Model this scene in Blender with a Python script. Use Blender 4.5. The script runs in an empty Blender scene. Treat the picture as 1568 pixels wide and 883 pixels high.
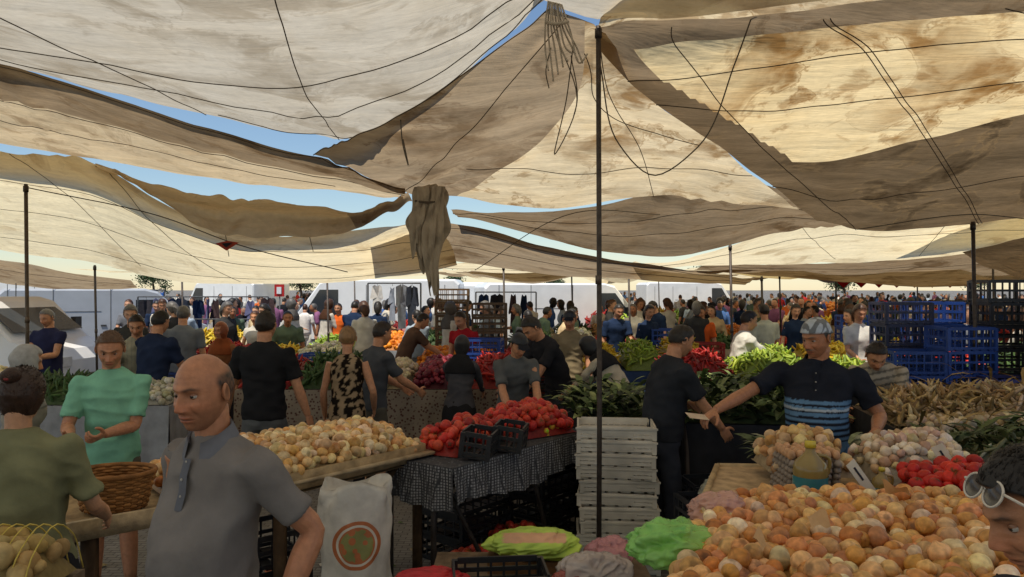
import bpy, math, random
import numpy as np
from mathutils import Vector, Matrix
R=random.Random(7)
scene=bpy.context.scene
rad=math.radians
def hx(s):
    c=[int(s[i:i+2],16)/255 for i in (0,2,4)]
    return tuple((x/12.92 if x<=.04045 else ((x+.055)/1.055)**2.4) for x in c)
def nz(P,scale,seed=0,n=6):
    r=np.random.RandomState(seed); P=np.asarray(P,float); o=np.zeros(len(P))
    for i in range(n):
        k=r.normal(size=3); k/=np.linalg.norm(k); o+=np.sin(P@k*scale*(.7+.25*i)+r.uniform(0,6.28)+1.3*np.sin(P@np.roll(k,1)*scale*.6+r.uniform(0,6)))/(1+.25*i)
    return o/3.0
def sm(x,a,b):
    t=np.clip((np.asarray(x,float)-a)/(b-a),0,1); return t*t*(3-2*t)
def nrm(v): v=np.asarray(v,float); return v/max(1e-9,np.linalg.norm(v))

# ---------------------------------------------------------------- materials
MATS={}
def newmat(name):
    m=bpy.data.materials.new(name); m.use_nodes=True; nt=m.node_tree; nt.nodes.clear()
    o=nt.nodes.new('ShaderNodeOutputMaterial'); MATS[name]=m
    return m,nt,o
def N(nt,t,**k):
    n=nt.nodes.new(t)
    for a,b in k.items():
        if a in n.inputs.keys(): n.inputs[a].default_value=b
        else: setattr(n,a,b)
    return n
def attr_mat(name,rough=.7,ns=20,na=.25,bump=.2,bs=60,spec=.3,sss=0,metal=0,alpha=None):
    m,nt,o=newmat(name); L=nt.links.new
    b=N(nt,'ShaderNodeBsdfPrincipled'); b.inputs['Roughness'].default_value=rough; b.inputs['Specular IOR Level'].default_value=spec; b.inputs['Metallic'].default_value=metal
    if sss: b.inputs['Subsurface Weight'].default_value=sss; b.inputs['Subsurface Radius'].default_value=(.012,.004,.002); b.inputs['Subsurface Scale'].default_value=1
    a=N(nt,'ShaderNodeAttribute',attribute_name='Col')
    tc=N(nt,'ShaderNodeTexCoord'); n1=N(nt,'ShaderNodeTexNoise'); n1.inputs['Scale'].default_value=ns; n1.inputs['Detail'].default_value=5
    L(tc.outputs['Object'],n1.inputs['Vector'])
    mr=N(nt,'ShaderNodeMapRange'); mr.inputs['From Min'].default_value=.3; mr.inputs['From Max'].default_value=.7; mr.inputs['To Min'].default_value=1-na; mr.inputs['To Max'].default_value=1+na
    L(n1.outputs['Fac'],mr.inputs['Value'])
    vm=N(nt,'ShaderNodeVectorMath',operation='SCALE'); L(a.outputs['Color'],vm.inputs[0]); L(mr.outputs[0],vm.inputs['Scale'])
    L(vm.outputs[0],b.inputs['Base Color'])
    n2=N(nt,'ShaderNodeTexNoise'); n2.inputs['Scale'].default_value=bs; n2.inputs['Detail'].default_value=4; L(tc.outputs['Object'],n2.inputs['Vector'])
    bp=N(nt,'ShaderNodeBump'); bp.inputs['Strength'].default_value=bump; bp.inputs['Distance'].default_value=.01; L(n2.outputs['Fac'],bp.inputs['Height']); L(bp.outputs[0],b.inputs['Normal'])
    L(b.outputs[0],o.inputs[0])
    if alpha:
        tr=N(nt,'ShaderNodeBsdfTransparent'); mx=N(nt,'ShaderNodeMixShader'); mx.inputs[0].default_value=alpha
        L(tr.outputs[0],mx.inputs[1]); L(b.outputs[0],mx.inputs[2]); L(mx.outputs[0],o.inputs[0])
    return m
fabric=attr_mat('fabric',.9,9,.16,.5,18,.1)
skin=attr_mat('skin',.46,40,.13,.18,140,.38,.06)
hairm=attr_mat('hair',.5,90,.35,.6,170,.3)
gloss=attr_mat('gloss',.12,20,.02,0,10,.5)
produce=attr_mat('produce',.46,45,.24,.25,60,.35)
matte=attr_mat('matte_produce',.65,30,.22,.3,60,.25)
leaf=attr_mat('leaf',.55,25,.35,.4,50,.3)
plastic=attr_mat('plastic',.45,6,.2,.1,60,.4)
wood=attr_mat('wood',.75,14,.35,.4,60,.2)
metal=attr_mat('metal',.5,18,.35,.2,60,.4,0,.4)
paint=attr_mat('paint',.3,3,.06,0,10,.5)
film=attr_mat('film',.22,14,.1,1.0,30,.6,0,0,.72)
card=attr_mat('card',.85,12,.12,.15,60,.15)

def pattern_cloth(name,c1,c2,scale,kind):
    m,nt,o=newmat(name); L=nt.links.new
    b=N(nt,'ShaderNodeBsdfPrincipled'); b.inputs['Roughness'].default_value=.85
    tc=N(nt,'ShaderNodeTexCoord')
    if kind=='check':
        t=N(nt,'ShaderNodeTexVoronoi'); t.distance='CHEBYCHEV'; t.inputs['Scale'].default_value=scale; t.inputs['Randomness'].default_value=.15; th=(.25,.4)
    else:
        t=N(nt,'ShaderNodeTexVoronoi'); t.inputs['Scale'].default_value=scale; th=(.28,.42)
    L(tc.outputs['Object'],t.inputs['Vector'])
    r=N(nt,'ShaderNodeValToRGB'); r.color_ramp.elements[0].position=th[0]; r.color_ramp.elements[1].position=th[1]
    r.color_ramp.elements[0].color=(*c2,1); r.color_ramp.elements[1].color=(*c1,1)
    L(t.outputs['Distance'],r.inputs[0])
    n=N(nt,'ShaderNodeTexNoise'); n.inputs['Scale'].default_value=5; L(tc.outputs['Object'],n.inputs['Vector'])
    mx=N(nt,'ShaderNodeMix',data_type='RGBA',blend_type='MULTIPLY'); mx.inputs[0].default_value=.5
    L(r.outputs[0],mx.inputs[6]); L(n.outputs['Fac'],mx.inputs[7]); L(mx.outputs[2],b.inputs['Base Color'])
    L(b.outputs[0],o.inputs[0]); return m
check=pattern_cloth('checked_cloth',(.045,.047,.055),(.36,.36,.37),55,'check')
floral=pattern_cloth('floral_cloth',(.34,.28,.21),(.12,.05,.04),30,'flor')

def tarp(name,base,st1,st2,amt,trans=.6,seed=0.,streak=.25,sc=1.0,m2s=1.):
    m,nt,o=newmat(name); L=nt.links.new
    tc=N(nt,'ShaderNodeTexCoord'); mp=N(nt,'ShaderNodeMapping'); mp.inputs['Location'].default_value=(seed,seed*.7,seed*.3); L(tc.outputs['Object'],mp.inputs[0])
    def noi(s,d,dist,vec,ro=.6):
        n=N(nt,'ShaderNodeTexNoise'); n.inputs['Scale'].default_value=s; n.inputs['Detail'].default_value=d; n.inputs['Distortion'].default_value=dist; n.inputs['Roughness'].default_value=ro; L(vec,n.inputs['Vector']); return n
    def ramp(f,a,b_,c=0.,d=1.):
        r=N(nt,'ShaderNodeMapRange'); r.inputs['From Min'].default_value=a; r.inputs['From Max'].default_value=b_; r.inputs['To Min'].default_value=c; r.inputs['To Max'].default_value=d; r.clamp=True; L(f,r.inputs['Value']); return r.outputs[0]
    def mul(a,b_):
        x=N(nt,'ShaderNodeMath',operation='MULTIPLY'); L(a,x.inputs[0])
        if isinstance(b_,float): x.inputs[1].default_value=b_
        else: L(b_,x.inputs[1])
        return x.outputs[0]
    n1=noi(1.15*sc,8,.7,mp.outputs[0],.55); n2=noi(3.2*sc,9,.4,mp.outputs[0]); n3=noi(.5,2,0,mp.outputs[0]); n5=noi(16*sc,6,0,mp.outputs[0]); n6=noi(1.9*sc,4,.8,mp.outputs[0])
    th=.585-.07*amt
    big=ramp(n3.outputs['Fac'],.38,.54)
    m1=mul(ramp(n1.outputs['Fac'],th,th+.045),mul(big,ramp(n2.outputs['Fac'],.34,.56,.35,1.)))
    m2=mul(ramp(n2.outputs['Fac'],.61-.05*amt,.68-.05*amt),min(1.,.5*amt+.1)*m2s)
    m3=mul(ramp(n6.outputs['Fac'],.42,.75),.45*min(1.,amt))
    e=N(nt,'ShaderNodeMath',operation='SUBTRACT'); L(n1.outputs['Fac'],e.inputs[0]); e.inputs[1].default_value=th
    ea=N(nt,'ShaderNodeMath',operation='ABSOLUTE'); L(e.outputs[0],ea.inputs[0])
    er=mul(ramp(ea.outputs[0],0,.012,.8*min(1,amt),0.),big)
    ms=N(nt,'ShaderNodeMapping'); ms.inputs['Scale'].default_value=(.6,3,1.5); ms.inputs['Rotation'].default_value=(0,0,.6+seed); L(tc.outputs['Object'],ms.inputs[0])
    n4=noi(2,4,.3,ms.outputs[0])
    def mix(f,a,b_,mode='MIX'):
        x=N(nt,'ShaderNodeMix',data_type='RGBA',blend_type=mode)
        L(f,x.inputs[0])
        for i,q in ((6,a),(7,b_)):
            if isinstance(q,tuple): x.inputs[i].default_value=(*q,1)
            else: L(q,x.inputs[i])
        return x.outputs[2]
    warm=tuple(base[i]*(.86,.74,.55)[i] for i in range(3))
    c=mix(m3,base,warm); c=mix(m1,c,st1); c=mix(m2,c,st2); c=mix(er,c,st2)
    sr=ramp(n4.outputs['Fac'],.3,.7,1-streak,1+streak*.3); sr=mul(sr,ramp(n5.outputs['Fac'],.3,.7,.92,1.05))
    vm=N(nt,'ShaderNodeVectorMath',operation='SCALE'); L(c,vm.inputs[0]); L(sr,vm.inputs['Scale'])
    t=N(nt,'ShaderNodeBsdfTranslucent'); d=N(nt,'ShaderNodeBsdfDiffuse'); L(vm.outputs[0],t.inputs[0]); L(vm.outputs[0],d.inputs[0])
    bp=N(nt,'ShaderNodeBump'); bp.inputs['Strength'].default_value=.6; bp.inputs['Distance'].default_value=.07; L(n4.outputs['Fac'],bp.inputs['Height']); L(bp.outputs[0],t.inputs['Normal']); L(bp.outputs[0],d.inputs['Normal'])
    mx=N(nt,'ShaderNodeMixShader'); mx.inputs[0].default_value=trans; L(d.outputs[0],mx.inputs[1]); L(t.outputs[0],mx.inputs[2]); L(mx.outputs[0],o.inputs[0])
    return m
t_grey=tarp('tarp_grey',(.60,.545,.44),(.40,.34,.25),(.30,.24,.16),.55,.60,1.,.14)
t_cream=tarp('tarp_cream',(.88,.76,.50),(.62,.49,.29),(.46,.34,.18),.35,.68,4.,.14)
t_band=tarp('tarp_sand',(.68,.54,.34),(.42,.30,.17),(.34,.23,.12),.55,.60,6.,.2)
t_rust=tarp('tarp_rust',(.90,.70,.38),(.36,.19,.06),(.34,.17,.05),.95,.70,9.,.2)
t_rust2=tarp('tarp_rusty_pale',(.80,.65,.41),(.36,.23,.11),(.32,.18,.065),.95,.66,14.,.25)
t_mid=tarp('tarp_tan',(.45,.34,.215),(.21,.135,.07),(.18,.11,.055),.75,.55,20.,.3)
t_dark=tarp('tarp_brown_overlap',(.24,.165,.09),(.10,.065,.033),(.34,.22,.10),.7,.5,27.,.35,1,.6)  # bands: dimming of light through doubled cloth is put into the base colour
t_dmid=tarp('tarp_brown_overlap_pale',(.34,.245,.145),(.16,.10,.05),(.20,.12,.055),.8,.55,33.,.3)  # brown sheets, and bands whose colour holds the dimming of doubled cloth

# ---------------------------------------------------------------- builder
class MB:
    def __init__(s): s.v=[];s.c=[];s.q=[];s.qm=[];s.t=[];s.tm=[];s.n=0
    def add(s,V,Q,T,col,mat=0,M=None):
        V=np.asarray(V,float).reshape(-1,3)
        if M is not None:
            A=np.array(M); V=V@A[:3,:3].T+A[:3,3]
        col=np.asarray(col,float)
        if col.ndim==1: col=np.tile(col,(len(V),1))
        s.v.append(V); s.c.append(col)
        if Q is not None and len(Q): Q=np.asarray(Q,int)+s.n; s.q.append(Q); s.qm.append(np.full(len(Q),mat) if np.isscalar(mat) else np.asarray(mat))
        if T is not None and len(T): T=np.asarray(T,int)+s.n; s.t.append(T); s.tm.append(np.full(len(T),mat if np.isscalar(mat) else 0))
        s.n+=len(V)
    def mesh(s,name,mats,smooth=True):
        me=bpy.data.meshes.new(name)
        V=np.concatenate(s.v); C=np.concatenate(s.c)
        Q=np.concatenate(s.q) if s.q else np.zeros((0,4),int); T=np.concatenate(s.t) if s.t else np.zeros((0,3),int)
        qm=np.concatenate(s.qm) if s.q else np.zeros(0,int); tm=np.concatenate(s.tm) if s.t else np.zeros(0,int)
        me.vertices.add(len(V)); me.vertices.foreach_set('co',V.ravel())
        me.loops.add(4*len(Q)+3*len(T)); me.loops.foreach_set('vertex_index',np.concatenate([Q.ravel(),T.ravel()]).astype(np.int32))
        me.polygons.add(len(Q)+len(T))
        me.polygons.foreach_set('loop_start',np.concatenate([np.arange(len(Q))*4,4*len(Q)+np.arange(len(T))*3]).astype(np.int32))
        me.polygons.foreach_set('material_index',np.concatenate([qm,tm]).astype(np.int32))
        me.polygons.foreach_set('use_smooth',np.full(len(Q)+len(T),smooth))
        me.update(calc_edges=True)
        ca=me.color_attributes.new('Col','FLOAT_COLOR','POINT')
        ca.data.foreach_set('color',np.concatenate([np.clip(C,0,1),np.ones((len(C),1))],1).ravel())
        for m in mats: me.materials.append(m)
        return me
    def obj(s,name,mats,smooth=True,loc=(0,0,0),rz=0,parent=None):
        ob=bpy.data.objects.new(name,s.mesh(name,mats,smooth)); ob.location=loc; ob.rotation_euler=(0,0,rz)
        scene.collection.objects.link(ob)
        if parent: ob.parent=parent
        return ob
def grid_faces(nr,nc,closed=True):
    i=np.arange(nr-1)[:,None]; j=np.arange(nc if closed else nc-1)[None,:]; j2=(j+1)%nc
    return np.stack([i*nc+j,i*nc+j2,(i+1)*nc+j2,(i+1)*nc+j],-1).reshape(-1,4)
def catm(P,n):
    P=np.asarray(P,float)
    if len(P)==1: return np.repeat(P,n,0)
    d=np.r_[0,np.cumsum(np.linalg.norm(np.diff(P[:,:3],axis=0),axis=1)+1e-6)]; t=np.linspace(0,d[-1],n)
    if len(P)==2: return np.stack([np.interp(t,d,P[:,k]) for k in range(P.shape[1])],1)
    m=np.gradient(P,d,axis=0)
    i=np.clip(np.searchsorted(d,t,side='right')-1,0,len(P)-2); h=(d[i+1]-d[i])[:,None]; s=((t-d[i])[:,None])/h
    return (2*s**3-3*s**2+1)*P[i]+(s**3-2*s**2+s)*h*m[i]+(-2*s**3+3*s**2)*P[i+1]+(s**3-s**2)*h*m[i+1]
def tube(P,rx,ry=None,n=10,hint=(1,0,0),sub=0,caps=True):
    P=np.asarray(P,float); rx=np.broadcast_to(np.asarray(rx,float),(len(P),)); ry=rx if ry is None else np.broadcast_to(np.asarray(ry,float),(len(P),))
    if sub:
        A=catm(np.c_[P,rx,ry],sub); P=A[:,:3]; rx=np.maximum(A[:,3],.0005); ry=np.maximum(A[:,4],.0005)
    T=np.gradient(P,axis=0); T/=np.maximum(np.linalg.norm(T,axis=1,keepdims=True),1e-9)
    nn=np.asarray(hint,float); a=np.linspace(0,2*np.pi,n,endpoint=False); V=[]
    for i in range(len(P)):
        nn=nn-nn.dot(T[i])*T[i]
        if np.linalg.norm(nn)<1e-3: nn=np.cross(T[i],(0.3,.5,.8))
        nn=nn/np.linalg.norm(nn); b=np.cross(T[i],nn)
        V.append(P[i]+rx[i]*np.cos(a)[:,None]*nn+ry[i]*np.sin(a)[:,None]*b)
    V=np.concatenate(V); Q=grid_faces(len(P),n); Tr=[]
    if caps:
        c0=len(V); V=np.concatenate([V,[P[0],P[-1]]]); k=np.arange(n); k2=(k+1)%n; l=(len(P)-1)*n
        Tr=np.concatenate([np.stack([np.full(n,c0),k2,k],1),np.stack([np.full(n,c0+1),l+k,l+k2],1)])
    return V,Q,Tr
BQ=np.array([[0,3,2,1],[4,5,6,7],[0,1,5,4],[1,2,6,5],[2,3,7,6],[3,0,4,7]])
def box(mb,c,s,col,mat=0,M=None,rz=0):
    x,y,z=[q/2 for q in s]
    V=np.array([(-x,-y,-z),(x,-y,-z),(x,y,-z),(-x,y,-z),(-x,-y,z),(x,-y,z),(x,y,z),(-x,y,z)])
    if rz: V=V@np.array([[math.cos(rz),math.sin(rz),0],[-math.sin(rz),math.cos(rz),0],[0,0,1]])
    mb.add(V+np.array(c),BQ,None,col,mat,M)
def sphere(nu=12,nv=8,s=(1,1,1),c=(0,0,0)):
    l=np.linspace(-np.pi/2,np.pi/2,nv+1)[1:-1]; a=np.linspace(0,2*np.pi,nu,endpoint=False)
    V=np.array([(math.cos(q)*math.cos(p),math.cos(q)*math.sin(p),math.sin(q)) for q in l for p in a]+[(0,0,-1),(0,0,1)])
    Q=grid_faces(nv-1,nu); k=np.arange(nu); k2=(k+1)%nu; b=len(V)-2; o=(nv-2)*nu
    T=np.concatenate([np.stack([np.full(nu,b),k2,k],1),np.stack([np.full(nu,b+1),o+k,o+k2],1)])
    return V*np.array(s)+np.array(c),Q,T
def remesh(parts,vox,sm_it=2):
    mb=MB()
    for p in parts: mb.add(p[0],p[1],p[2],(0,0,0))
    me=mb.mesh('tmp',[]); ob=bpy.data.objects.new('tmp',me); scene.collection.objects.link(ob)
    m=ob.modifiers.new('r','REMESH'); m.mode='VOXEL'; m.voxel_size=vox
    if sm_it: k=ob.modifiers.new('s','SMOOTH'); k.iterations=sm_it; k.factor=.5
    dg=bpy.context.evaluated_depsgraph_get(); ev=ob.evaluated_get(dg); r=ev.to_mesh()
    nv=len(r.vertices); V=np.empty(nv*3); r.vertices.foreach_get('co',V); V=V.reshape(-1,3)
    nl=len(r.loops); li=np.empty(nl,np.int32); r.loops.foreach_get('vertex_index',li)
    npo=len(r.polygons); ls=np.empty(npo,np.int32); lt=np.empty(npo,np.int32); r.polygons.foreach_get('loop_start',ls); r.polygons.foreach_get('loop_total',lt)
    q=ls[lt==4]; Q=li[q[:,None]+np.arange(4)]; t=ls[lt==3]; T=li[t[:,None]+np.arange(3)] if len(t) else np.zeros((0,3),int)
    ev.to_mesh_clear(); bpy.data.objects.remove(ob); bpy.data.meshes.remove(me)
    return V,Q,T
def normals(V,Q):
    n=np.cross(V[Q[:,2]]-V[Q[:,0]],V[Q[:,3]]-V[Q[:,1]]); o=np.zeros_like(V)
    for k in range(4): np.add.at(o,Q[:,k],n)
    return o/np.maximum(np.linalg.norm(o,axis=1,keepdims=True),1e-12)

# ---------------------------------------------------------------- people
def make_head(det,sk,hc,style,male,must,stub,seed):
    nu,nv={3:(130,100),2:(64,48),1:(36,28),0:(16,12)}[det]
    s=np.linspace(-1,1,nu,endpoint=False); a=np.pi*(.62*s+.38*s**3); l=np.linspace(-np.pi/2,np.pi/2,nv+2)[1:-1]
    A,L=np.meshgrid(a,l); A=A.ravel(); L=L.ravel()
    cl=np.where(L<0,np.cos(L)**.72,np.cos(L)**.92); nx=np.sin(A)*cl; ny=np.cos(A)*cl; nzz=np.sin(L)
    t=np.clip(-nzz,0,1); x=.074*nx*(1-.24*t**1.7)*(1+.04*sm(nzz,0,.6)); y=.1*ny; z=.12*nzz; z=np.where(z>0,z*.95,z)
    y=np.where(ny<0,y*(1-.5*t),y*.93); y=y+.012*t
    fm=sm(ny,.1,.5); ax=np.abs(x)
    pr=np.interp(z,[-.052,-.045,-.037,-.03,-.01,.008,.022],[0,.005,.024,.026,.016,.006,0]); w=np.interp(z,[-.045,-.03,.02],[.017,.013,.009])
    y=y+fm*(pr*np.exp(-(x/w)**2)+.006*np.exp(-((ax-.014)/.006)**2-((z+.038)/.007)**2)+.008*np.exp(-((z-.027)/.009)**2-(x/.05)**4)+.006*np.exp(-((ax-.042)/.018)**2-((z+.028)/.02)**2)
        -.013*np.exp(-((ax-.031)/.016)**2-((z-.005)/.012)**2)-.004*np.exp(-((ax-.03)/.02)**2-((z+.014)/.005)**2)-.004*np.exp(-((ax-.05)/.014)**2-((z+.065)/.02)**2)
        +.006*np.exp(-(x/.025)**4)*(np.exp(-((z+.062)/.005)**2)+np.exp(-((z+.074)/.006)**2))-.005*np.exp(-(x/.026)**4-((z+.068)/.0025)**2)
        +.010*np.exp(-(x/.022)**2-((z+.103)/.014)**2)-.005*np.exp(-((ax-.030-.25*(-.03-z))/.005)**2-((z+.048)/.018)**2)
        -.0012*(np.sin((z-.05)/.004)>.6)*sm(z,.04,.05)*(1-sm(z,.075,.085))*(seed%2))
    V=np.stack([x,y,z],1); sk=np.array(sk); C=np.tile(sk,(len(V),1))*(1+.06*nz(V,60,seed)[:,None]+.05*nz(V,170,seed+1)[:,None])
    def mixc(m,c): 
        nonlocal C; m=np.clip(m,0,1)[:,None]; C=C*(1-m)+np.array(c)*m
    mixc(.4*fm*np.exp(-(x/.06)**2-((z+.03)/.02)**2),sk*np.array((1.1,.72,.66)))
    if stub: mixc(stub*sm(-z,.035,.055)*sm(ny,-.3,.1),sk*.42)
    mixc(fm*.7*np.exp(-(x/.025)**4-((z+.067)/.011)**2),sk*np.array((.88,.48,.44)))
    mixc(fm*.9*np.exp(-(x/.026)**4-((z+.068)/.0025)**2),sk*.15)
    mixc(fm*.8*np.exp(-((ax-.007)/.004)**2-((z+.0435)/.003)**2),sk*.15)
    hcol=np.array(hc)
    mixc(fm*.95*np.exp(-((ax-.031)/.019)**4-((z-.0245-.004*np.exp(-((ax-.034)/.01)**2))/.005)**2),hcol*.7+sk*.05)
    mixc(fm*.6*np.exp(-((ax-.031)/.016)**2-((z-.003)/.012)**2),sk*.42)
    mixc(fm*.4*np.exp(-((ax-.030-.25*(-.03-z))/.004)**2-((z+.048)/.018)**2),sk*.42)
    if must: 
        mm=fm*np.exp(-(x/.032)**4-((z+.05+.1*ax)/.0075)**2); mixc(mm*.95,np.array(must)); V[:,1]+=.006*np.clip(mm,0,1)
    thr=np.interp(ny,[-1,-.3,.05,.2,.4,.8],[-.5,-.3,-.05,.25,.5,.66])
    if style in('short','long','bun'): 
        if style!='short': thr=np.interp(ny,[-1,-.2,.1,.3,.45,.8],[-.75,-.7,-.3,.2,.5,.64])
        m=sm(nzz-thr,0,.08); th=.011 if style=='short' else .018
        if det: V+=np.stack([nx,ny,nzz],1)*(m*(th+.0022*nz(V,130,seed)))[:,None]
        C=C*(1-m[:,None])+hcol*(1+.3*nz(V*np.array([1,1,.3]),220,seed)[:,None])*m[:,None]
    elif style=='bald':
        m=sm(nzz-thr,0,.06)*(1-sm(nzz-.18*(1-ny)*.9,.15,.42))*(1-sm(ny,.05,.25)); V+=np.stack([nx,ny,nzz],1)*(m*.006)[:,None]; mixc(m*.85*(1+.3*nz(V,300,4)),hcol)
        mixc(.3*sm(nzz,.3,.7)*(ny<.3),sk*.7)
    elif style in('cap','bandana'):
        m=sm(nzz-thr,0,.08); mixc(m,hcol)
        k=sm(nzz-np.interp(ny,[-1,0,1],[.0,.25,.42]),0,.05); V+=np.stack([nx,ny,nzz],1)*(k*(.016+.002*nz(V,60,seed)))[:,None]
        cc=hx('23252b') if style=='cap' else hx('8f979f')
        pat=(1+.5*np.sign(nz(V,110,5))) if style=='bandana' else np.ones(len(V)); C=C*(1-k[:,None])+np.array(cc)*pat[:,None]*k[:,None]
    elif style=='hijab':
        k=1-(sm(ny,.25,.42)*(1-sm(np.abs(nx),.5,.68))*(1-sm(nzz,.5,.66))*sm(nzz,-.97,-.8))
        V+=np.stack([nx,ny,nzz],1)*(k*(.02+.004*nz(V,40,seed)))[:,None]; V[:,1]-=.012*k*sm(t,.3,.9)
        C=C*(1-k[:,None])+hcol*(1+.15*nz(V,90,seed)[:,None])*k[:,None]
    Q=grid_faces(nv,nu); n0=len(V); V=np.concatenate([V,[V[:nu].mean(0)-[0,0,.002],V[-nu:].mean(0)+[0,0,.001]]]); C=np.concatenate([C,C[:1],C[-1:]])
    k=np.arange(nu); k2=(k+1)%nu; o=(nv-1)*nu; T=np.concatenate([np.stack([np.full(nu,n0),k2,k],1),np.stack([np.full(nu,n0+1),o+k,o+k2],1)])
    return V,Q,T,C
def hand_parts(W,d,pn,side,curl,sc):
    d=nrm(d); pn=nrm(pn-np.dot(pn,d)*d); w=np.cross(d,pn)*side; out=[]
    out.append(tube([W-d*.02,W,W+.03*d*sc,W+.06*d*sc,W+.092*d*sc],[.025*sc,.026*sc,.036*sc,.041*sc,.038*sc],[.02*sc,.018*sc,.017*sc,.015*sc,.011*sc],10,w,8))
    for i,Lf in enumerate([.07,.079,.073,.057]):
        p=W+.085*d*sc+w*(.029-.0195*i)*sc; pts=[p-d*.02*sc,p]; an=0
        for j,fr in enumerate([.45,.3,.25]):
            an+=curl*[.5,.8,.6][j]*(1+.08*i); dd=math.cos(an)*d+math.sin(an)*pn+w*(.06-.04*i); p=p+nrm(dd)*Lf*fr*sc; pts.append(p)
        out.append(tube(pts,np.array([.009,.0095,.0088,.008,.0062])*sc*(1-.05*i),None,8,w,9))
    p=W+.025*d*sc+w*.022*sc; pts=[p]
    for j,Lf in enumerate([.042,.034,.027]): p=p+nrm((.5+.25*j)*d+(.75-.25*j)*w+.35*pn)*Lf*sc; pts.append(p)
    out.append(tube(pts,np.array([.014,.0125,.0105,.0075])*sc,None,8,pn,8))
    return out
def ik(S,T,l1,l2,pole):
    D=T-S; d=np.linalg.norm(D)
    if d>(l1+l2)*.995: T=S+D/d*(l1+l2)*.995; D=T-S; d=np.linalg.norm(D)
    a=(l1*l1-l2*l2+d*d)/(2*d); h=math.sqrt(max(0,l1*l1-a*a)); u=D/d; p=np.asarray(pole,float); p=nrm(p-p.dot(u)*u)
    return S+u*a+p*h,T
SK=hx('c08a68'); SKD=hx('a06c4c'); SKL=hx('cf9c7c')
def person(name,x,y,yaw,h=1.74,det=1,male=True,build=1.,belly=0.,lean=0,side=0,hy=0,hp=5,lh=None,rh=None,stride=0,sk=SK,shirt=(.2,.2,.2),pat=None,
           sleeve=.5,pants=(.03,.03,.04),legs='long',hair=(.015,.01,.008),style='short',must=None,stub=.25,curl=.5,hem=.86,collar=None,glasses=False,z0=0,seed=None,palm=None,brim=False):
    seed=seed if seed is not None else R.randint(0,9999); s=h/1.75; mb=MB(); le=rad(lean); sh=np.array(shirt)
    zs=np.arange(.8,2.2,.01); th=le*sm(zs,.86,1.22); cy=-.16*math.sin(le)+np.cumsum(np.sin(th))*.01; cz=.8+np.cumsum(np.cos(th))*.01
    def up(P):
        P=np.atleast_2d(np.asarray(P,float)); z=P[:,2]; c1=np.interp(z,zs,cy); c2=np.where(z<.8,z,np.interp(z,zs,cz)); t=np.interp(z,zs,th)
        o=np.stack([P[:,0]+math.tan(rad(side))*np.clip(z-.9,0,2),c1+P[:,1]*np.cos(t),c2-P[:,1]*np.sin(t)],1); return o*s
    n={3:44,2:32,1:22,0:12}[det]; a=np.linspace(0,2*np.pi,n,endpoint=False); ca,sa=np.cos(a),np.sin(a)
    ca=np.sign(ca)*np.abs(ca)**.85; sa=np.sign(sa)*np.abs(sa)**.85
    def loft(st,o=0):
        st=catm(np.array(st),max(8,n//2)); V=np.concatenate([up(np.stack([ (q[1]*build+o)*ca,q[3]+(q[2]*build+o)*sa,np.full(n,q[0])],1)) for q in st])
        Q=grid_faces(len(st),n); c0=len(V); V=np.concatenate([V,[V[:n].mean(0),V[-n:].mean(0)]]); k=np.arange(n); k2=(k+1)%n; l=(len(st)-1)*n
        return V,Q,np.concatenate([np.stack([np.full(n,c0),k2,k],1),np.stack([np.full(n,c0+1),l+k,l+k2],1)])
    if male: st=[(hem,.168,.122,0),(.95,.164,.124+belly*.5,belly*.5),(1.05,.156,.118+belly*.9,belly*.9),(1.15,.158,.118+belly,belly*.9),(1.25,.170,.120+belly*.5,belly*.45),(1.34,.186,.118,.005),(1.41,.178,.100,-.005),(1.455,.120,.075,-.01),(1.495,.062,.056,-.005)]; shx=.182
    else: st=[(hem,.180,.130,-.01),(.95,.178,.130+belly*.5,belly*.3),(1.05,.150,.112+belly*.9,belly*.5),(1.15,.142,.108+belly*.8,belly*.4),(1.25,.155,.125+belly*.5,.02),(1.33,.165,.118,.012),(1.40,.152,.09,-.005),(1.45,.1,.068,-.01),(1.49,.055,.05,-.005)]; shx=.158
    shx*=build*.97
    body=[loft(st)]
    k_=1. if male else .82
    skinp=[]
    for sd,tg in((1,rh),(-1,lh)):
        S=up([sd*shx,-.005,1.405])[0]
        T=np.array(tg if tg is not None else (sd*.27*build,.06,.80*s),float); 
        E,W=ik(S,T,.295*s,.262*s,(sd*.45,-.8,-.5)); fd=nrm(W-E)
        if sleeve<=1: pth=[S+(E-S)*f for f in (-.12,0,.3,sleeve*.7,sleeve)]; rr=np.array([.05,.064,.062,.06,.062])*k_*build
        else: pth=[S-(E-S)*.12,S,S+(E-S)*.5,E,E+(W-E)*.5,E+(W-E)*(sleeve-1)]; rr=np.array([.05,.063,.056,.052,.045,.038])*k_
        if sleeve>0: body.append(tube(pth,rr*s,None,14 if det else 7,(0,0,1),12 if det else 5))
        ap=[S,S+(E-S)*.35,S+(E-S)*.7,E,E+(W-E)*.3,E+(W-E)*.7,W]; ar=np.array([.05,.05,.043,.039,.042,.034,.027])*k_*s*(.9+.1*build)
        pr=[tube(ap,ar,None,14 if det else 6,(0,0,1),18 if det else 0)]
        pn=np.array(palm[0 if sd>0 else 1]) if palm else np.array((-sd*1.,.2,-.1)); pr+=hand_parts(W,nrm(fd+np.array((0,0,-.15))),pn,sd*1.,curl,s*(1 if male else .9)) if det else [tube([W,W+fd*.09,W+fd*.16],[.028,.04,.015],[.02,.02,.01],6)]
        skinp.append(pr)
    voxS={3:.0095,2:.013,1:.02}.get(det); voxA={3:.0036,2:.005,1:.0085}.get(det)
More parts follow.
